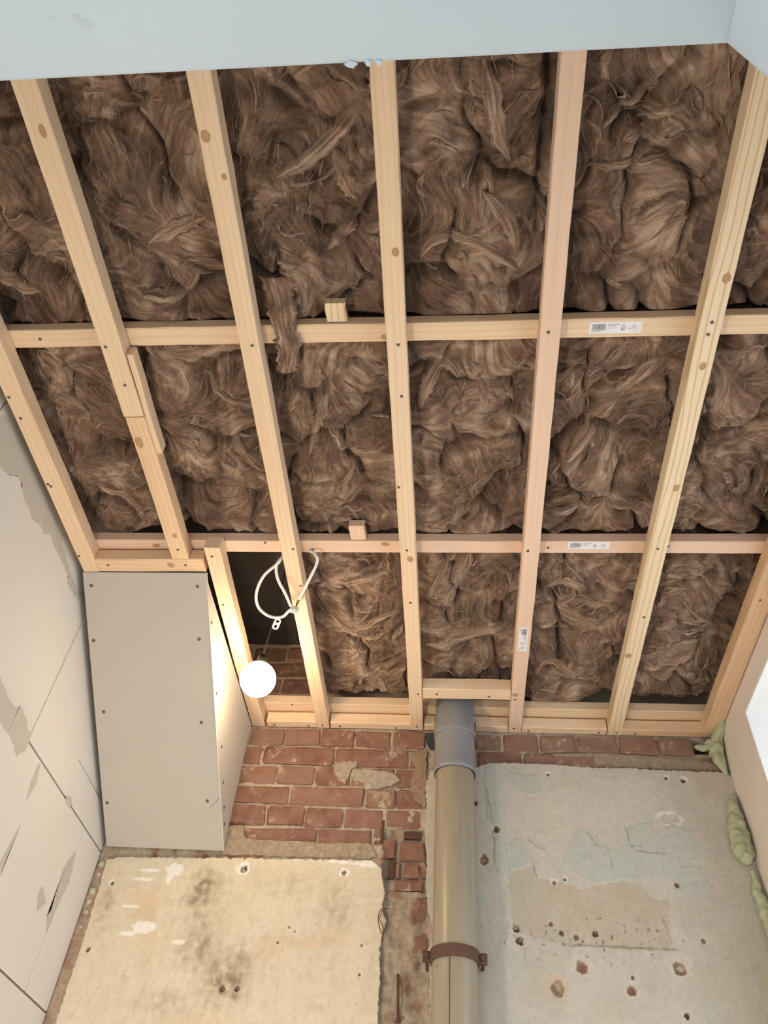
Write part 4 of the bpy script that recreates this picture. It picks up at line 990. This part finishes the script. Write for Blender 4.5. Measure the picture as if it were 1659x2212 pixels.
COLS = [-1.004, -0.711, -0.418, -0.117, 0.187, 0.491, 0.806]
WROWS = [(0.212, 0.7703), (0.8137, 1.3843), (1.4277, 2.106)]
rown = ['nearest the white beam', 'in the middle row', 'in the row by the brick wall']
coln = ['left of the spliced batten', 'between spliced and cable battens', 'between cable and middle battens', 'between middle and pinkish battens', 'between pinkish and grained battens', 'right of the grained batten']
STRAPS = {  # (row, col): list of (points, width, lift)
    (0, 3): [([(0.045, 0.30), (0.065, 0.36), (0.075, 0.42), (0.10, 0.48)], 0.030, 0.020), ([(-0.08, 0.33), (-0.02, 0.27), (0.03, 0.265)], 0.03, 0.014), ([(-0.085, 0.68), (-0.04, 0.62), (0.03, 0.61), (0.10, 0.66), (0.13, 0.69)], 0.020, 0.012), ([(0.05, 0.52), (0.10, 0.58), (0.12, 0.64)], 0.03, 0.016)],
    (0, 2): [([(-0.14, 0.34), (-0.20, 0.41), (-0.27, 0.46), (-0.33, 0.49)], 0.030, 0.018), ([(-0.22, 0.44), (-0.20, 0.50), (-0.175, 0.545)], 0.034, 0.014), ([(-0.25, 0.63), (-0.21, 0.60), (-0.19, 0.575)], 0.025, 0.02)],
    (0, 1): [([(-0.66, 0.69), (-0.60, 0.715), (-0.55, 0.705), (-0.51, 0.66)], 0.022, 0.020), ([(-0.60, 0.60), (-0.54, 0.57), (-0.47, 0.55)], 0.03, 0.014)],
    (0, 4): [([(0.23, 0.49), (0.30, 0.485), (0.38, 0.475)], 0.018, 0.014), ([(0.25, 0.43), (0.30, 0.38), (0.36, 0.35)], 0.018, 0.014), ([(0.33, 0.60), (0.37, 0.56), (0.42, 0.55)], 0.035, 0.016)],
    (0, 0): [([(-0.98, 0.64), (-0.92, 0.68), (-0.86, 0.70)], 0.03, 0.014)],
    (1, 0): [([(-0.93, 0.84), (-0.89, 0.88), (-0.87, 0.93)], 0.05, 0.014), ([(-0.90, 1.21), (-0.85, 1.25), (-0.80, 1.30)], 0.03, 0.012)],
    (1, 1): [([(-0.65, 0.835), (-0.57, 0.86), (-0.50, 0.838), (-0.45, 0.85)], 0.034, 0.016), ([(-0.56, 0.90), (-0.52, 0.96), (-0.46, 1.00)], 0.016, 0.014), ([(-0.55, 1.05), (-0.50, 1.12), (-0.46, 1.17)], 0.022, 0.012)],
    (1, 2): [([(-0.28, 0.95), (-0.31, 1.03), (-0.35, 1.14)], 0.022, 0.016), ([(-0.29, 1.10), (-0.22, 1.115), (-0.15, 1.09)], 0.026, 0.014), ([(-0.23, 1.14), (-0.26, 1.20), (-0.30, 1.25)], 0.014, 0.016), ([(-0.36, 0.80), (-0.345, 0.86), (-0.36, 0.92)], 0.03, 0.02), ([(-0.33, 1.365), (-0.29, 1.34), (-0.26, 1.33)], 0.02, 0.018)],
    (1, 3): [([(0.02, 0.89), (0.055, 0.94), (0.075, 1.00)], 0.022, 0.016), ([(-0.08, 1.0), (-0.06, 0.94), (-0.02, 0.90), (0.02, 0.93)], 0.03, 0.014), ([(-0.06, 1.36), (-0.01, 1.34), (0.03, 1.28)], 0.026, 0.018), ([(0.12, 0.89), (0.14, 0.88), (0.158, 0.86)], 0.018, 0.022)],
    (1, 4): [([(0.22, 1.20), (0.28, 1.12), (0.33, 1.03), (0.36, 0.98)], 0.030, 0.012), ([(0.24, 1.33), (0.31, 1.31), (0.37, 1.27)], 0.025, 0.014), ([(0.33, 0.97), (0.38, 0.93), (0.43, 0.87)], 0.028, 0.012)],
    (2, 2): [([(-0.38, 1.60), (-0.32, 1.57), (-0.25, 1.55), (-0.15, 1.52)], 0.034, 0.016), ([(-0.29, 1.78), (-0.22, 1.72), (-0.14, 1.69)], 0.014, 0.018), ([(-0.30, 1.86), (-0.24, 1.80), (-0.20, 1.78)], 0.016, 0.016), ([(-0.36, 1.70), (-0.31, 1.77), (-0.26, 1.80)], 0.02, 0.014)],
    (2, 3): [([(0.01, 1.44), (-0.02, 1.50), (-0.06, 1.58), (-0.085, 1.63)], 0.018, 0.016), ([(0.04, 1.44), (0.03, 1.50), (-0.01, 1.60), (-0.03, 1.68)], 0.030, 0.014), ([(0.09, 1.47), (0.12, 1.51), (0.145, 1.54), (0.15, 1.58)], 0.014, 0.020), ([(-0.085, 1.85), (-0.03, 1.83), (0.04, 1.78), (0.12, 1.75), (0.15, 1.74)], 0.045, 0.024), ([(-0.085, 1.93), (-0.05, 1.89), (0.0, 1.85)], 0.02, 0.018)],
    (2, 4): [([(0.25, 1.46), (0.31, 1.52), (0.37, 1.60)], 0.008, 0.016), ([(0.24, 1.60), (0.31, 1.59), (0.36, 1.62)], 0.04, 0.014), ([(0.25, 1.95), (0.30, 1.93), (0.38, 1.95)], 0.03, 0.012)],
    (2, 5): [([(0.55, 1.92), (0.61, 1.965), (0.67, 1.955), (0.695, 1.95), (0.72, 1.985)], 0.024, 0.020), ([(0.55, 1.75), (0.63, 1.71), (0.70, 1.70)], 0.03, 0.014), ([(0.54, 1.85), (0.62, 1.82), (0.70, 1.82)], 0.03, 0.014), ([(0.60, 1.62), (0.66, 1.68), (0.72, 1.72)], 0.008, 0.018)],
}
def strap_geo(pts, width, lift, rr, light=0.62):
    P_ = spline([(a, b, 0) for a, b in pts], 16); n = len(P_)
    t = np.gradient(P_, axis=0); t /= np.linalg.norm(t, axis=1)[:, None] + 1e-9
    nr = np.stack([-t[:, 1], t[:, 0]], 1)
    m = 13
    u = np.linspace(-1, 1, m)
    s = np.linspace(0, 1, n)
    sd = rr.randint(1, 200)
    tw = 0.5 * np.sin(s * rr.uniform(3, 7) + rr.uniform(0, 6))
    taper = np.clip(np.minimum(s / 0.28, (1 - s) / 0.28), 0.05, 1) ** 0.8
    ragL = 1 + 0.5 * fbm(s * 14, s * 0 + 1, sd, 3); ragR = 1 + 0.5 * fbm(s * 14, s * 0 + 5, sd + 4, 3)
    W_ = width * 0.5 * taper[:, None] * np.where(u < 0, ragL[:, None], ragR[:, None]) * np.abs(u)[None] * np.sign(u)[None]
    X_ = P_[:, 0:1] + nr[:, 0:1] * W_; Y_ = P_[:, 1:2] + nr[:, 1:2] * W_
    h, sx, sy, tn = wool(X_, Y_)
    hs = h.mean(1, keepdims=True) * 0.55 + h * 0.45
    arch = (1 - u[None] ** 2) ** 0.5 * 1.25 - 0.45 + tw[:, None] * u[None] * 0.35
    fib = 0.0016 * pn(u[None] * 5.5 + 0 * X_, s[:, None] * 3.0, sd) + 0.0012 * pn(u[None] * 13 + 0 * X_, s[:, None] * 6, sd + 1)
    Z_ = wool_z(X_, Y_, hs) - lift * arch * taper[:, None] + fib
    Z_ = np.maximum(Z_, ZC + 0.045)
    tint = np.clip(light + 0.9 * pn(u[None] * 6 + 0 * X_, s[:, None] * 2.2, sd + 9) * 0.5 + 0.35 * pn(u[None] * 14 + 0 * X_, s[:, None] * 4, sd + 3), 0, 1)
    return np.stack([X_, Y_, Z_], -1), tint
def multi_grid(name, parts, mat, parent):
    V, Q, Cc = [], [], []
    base = 0
    for P_, tn in parts:
        n, m = P_.shape[:2]; idx = base + np.arange(n * m).reshape(n, m)
        V.append(P_.reshape(-1, 3)); Cc.append(wool_colour(tn).reshape(-1, 3))
        Q.append(np.stack([idx[:-1, :-1], idx[1:, :-1], idx[1:, 1:], idx[:-1, 1:]], -1).reshape(-1, 4)); base += n * m
    V = np.concatenate(V); Q = np.concatenate(Q); Cc = np.concatenate(Cc)
    me = bpy.data.meshes.new(name); me.from_pydata(V.tolist(), [], Q.tolist())
    at = me.color_attributes.new('tint', 'FLOAT_COLOR', 'POINT'); at.data.foreach_set('color', np.concatenate([Cc, np.ones((len(Cc), 1))], 1).astype(np.float32).ravel())
    me.polygons.foreach_set('use_smooth', [True] * len(me.polygons)); me.materials.append(mat)
    return link(bpy.data.objects.new(name, me), parent)
def fibres(parent, x0, x1, y0, y1, n, seed):
    rs = np.random.RandomState(seed)
    K = 9
    px = rs.uniform(x0 + 0.02, x1 - 0.02, n); py = rs.uniform(y0 + 0.045, y1 - 0.045, n)
    ang = flow_angle(px, py) + rs.normal(0, 0.6, n); curl = rs.normal(0, 14, n); st = rs.uniform(0.0015, 0.0085, n)
    pts = []
    for k in range(K):
        pts.append((px.copy(), py.copy())); ang = ang + curl * st + rs.normal(0, 0.18, n); px = px + st * np.cos(ang); py = py + st * np.sin(ang)
    X_ = np.stack([p[0] for p in pts], 1); Y_ = np.stack([p[1] for p in pts], 1)
    X_ = np.clip(X_, x0 + 0.004, x1 - 0.004); Y_ = np.clip(Y_, y0 + 0.028, y1 - 0.028)
    h, sx, sy, tn = wool(X_, Y_, False)
    s = np.linspace(0, 1, K)[None]
    lift = rs.uniform(0.001, 0.011, n)[:, None] * np.sin(s * math.pi * rs.uniform(0.6, 1.0, n)[:, None]) + 0.0015
    Z_ = np.maximum(wool_z(X_, Y_, h) - lift, ZC + 0.044)
    r = (rs.uniform(0.00022, 0.0005, n)[:, None] * (1 - 0.6 * s))
    C_ = np.stack([X_ + sx, Y_ + sy, Z_], -1)
    off = np.array([(0, 0, -1), (0.87, 0.3, 0.5), (-0.87, -0.3, 0.5)])
    V = (C_[:, :, None, :] + off[None, None] * r[:, :, None, None]).reshape(-1, 3)
    idx = np.arange(n * K * 3).reshape(n, K, 3)
    Q = np.concatenate([np.stack([idx[:, :-1, a], idx[:, :-1, b], idx[:, 1:, b], idx[:, 1:, a]], -1).reshape(-1, 4) for a, b in ((0, 1), (1, 2), (2, 0))])
    me = bpy.data.meshes.new('loose_fibres'); me.from_pydata(V.tolist(), [], Q.tolist()); me.materials.append(M_FIBRE)
    o = link(bpy.data.objects.new('loose_fibres', me), parent); o['kind'] = 'stuff'; return o

rr = random.Random(5)
for r, (y0, y1) in enumerate(WROWS):
    for c_ in range(6):
        if r == 2 and c_ < 2: continue
        x0, x1 = COLS[c_] + 0.001, COLS[c_ + 1] - 0.001
        d_ = 0.0021
        nx, ny = int((x1 - x0) / d_) + 1, int((y1 - y0) / d_) + 1
        gx, gy = np.meshgrid(np.linspace(x0, x1, nx), np.linspace(y0, y1, ny), indexing='ij')
        h, sx, sy, tn = wool(gx, gy)
        zz = wool_z(gx, gy, h)
        ed = np.clip(np.minimum(np.minimum(gy - y0, y1 - gy), np.minimum(gx - x0, x1 - gx)) / 0.03, 0, 1)
        kp = None
        if (r, c_) == (2, 3):                                  # cut round the pipe
            kp = (np.hypot(gx - PXC, gy - PYC) > 0.068)[:-1, :-1]
        P_ = np.stack([gx + sx * ed, gy + sy * ed, zz], -1)
        b = grid_mesh('wool_batt', P_, M_WOOL, None, keep=kp, col=wool_colour(tn), skirt=(0, 0, 0.10))
        recentre(b)
        tag(b, 'brown mineral wool %s, %s' % (coln[c_], rown[r]), 'insulation', 'brown mineral wool batts')
        st = [strap_geo(p, w * 1.15, l, rr) for p, w, l in STRAPS.get((r, c_), [])]
        for k in range(7):                                   # small torn tufts
            ax, ay = rr.uniform(x0 + 0.05, x1 - 0.05), rr.uniform(y0 + 0.05, y1 - 0.05)
            a = float(flow_angle(np.array(ax), np.array(ay))) + rr.uniform(-0.5, 0.5); l = rr.uniform(0.03, 0.075)
            bnd = rr.uniform(-0.8, 0.8)
            pts = [(ax, ay), (ax + 0.5 * l * math.cos(a), ay + 0.5 * l * math.sin(a)), (ax + l * math.cos(a + bnd), ay + l * math.sin(a + bnd))]
            pts = [(min(max(q[0], x0 + 0.03), x1 - 0.03), min(max(q[1], y0 + 0.03), y1 - 0.03)) for q in pts]
            st.append(strap_geo(pts, rr.uniform(0.008, 0.024), rr.uniform(0.006, 0.013), rr))
        for k in range(34):                                  # thin pale wisps
            ax, ay = rr.uniform(x0 + 0.045, x1 - 0.045), rr.uniform(y0 + 0.05, y1 - 0.05)
            a = float(flow_angle(np.array(ax), np.array(ay))) + rr.uniform(-0.4, 0.4); l = rr.uniform(0.03, 0.085); bnd = rr.uniform(-0.5, 0.5)
            pts = [(ax, ay), (ax + 0.5 * l * math.cos(a), ay + 0.5 * l * math.sin(a)), (ax + l * math.cos(a + bnd), ay + l * math.sin(a + bnd))]
            pts = [(min(max(q[0], x0 + 0.03), x1 - 0.03), min(max(q[1], y0 + 0.03), y1 - 0.03)) for q in pts]
            st.append(strap_geo(pts, rr.uniform(0.0015, 0.0048), rr.uniform(0.003, 0.007), rr, rr.uniform(0.5, 0.9)))
        o = multi_grid('torn_tufts', st, M_WOOL, b); o['kind'] = 'stuff'
        fibres(b, x0, x1, y0, y1, 380, r * 10 + c_)
        if (r, c_) == (0, 2):
            # torn strip hanging down over the cross batten
            P0 = spline([(-0.362, 0.675, 2.972), (-0.352, 0.71, 2.955), (-0.350, 0.745, 2.938), (-0.346, 0.785, 2.930), (-0.345, 0.815, 2.928), (-0.352, 0.85, 2.935), (-0.360, 0.88, 2.945)], 12)
            n = len(P0); m = 15; u = np.linspace(-1, 1, m); s = np.linspace(0, 1, n)
            wd = (0.030 + 0.014 * fbm(s * 7, s * 0, 3, 3)) * (1 - 0.3 * s)
            rag = 1 + 0.45 * fbm(np.repeat(s[:, None] * 16, m, 1), np.sign(u)[None] * 3 + 0 * s[:, None], 8, 3)
            X_ = P0[:, :1] + u[None] * wd[:, None] * rag
            Y_ = P0[:, 1:2] + 0.004 * fbm(X_ * 60, s[:, None] * 9 + 0 * X_, 4, 3)
            Z_ = P0[:, 2:3] - 0.012 * (1 - u[None] ** 2) + 0.007 * fbm(u[None] * 2.2 + 0 * X_, s[:, None] * 6, 12, 3) + 0.002 * pn(u[None] * 9 + 0 * X_, s[:, None] * 10, 2)
            tnn = np.clip(0.5 + 0.8 * fbm(u[None] * 5 + 0 * X_, s[:, None] * 4, 6, 3), 0, 1)
            o = multi_grid('hanging_strip', [(np.stack([X_, Y_, Z_], -1), tnn)], M_WOOL, b)
            sm = o.modifiers.new('thickness', 'SOLIDIFY'); sm.thickness = 0.004
            o['label'] = 'torn strip of wool hanging over the cross batten'
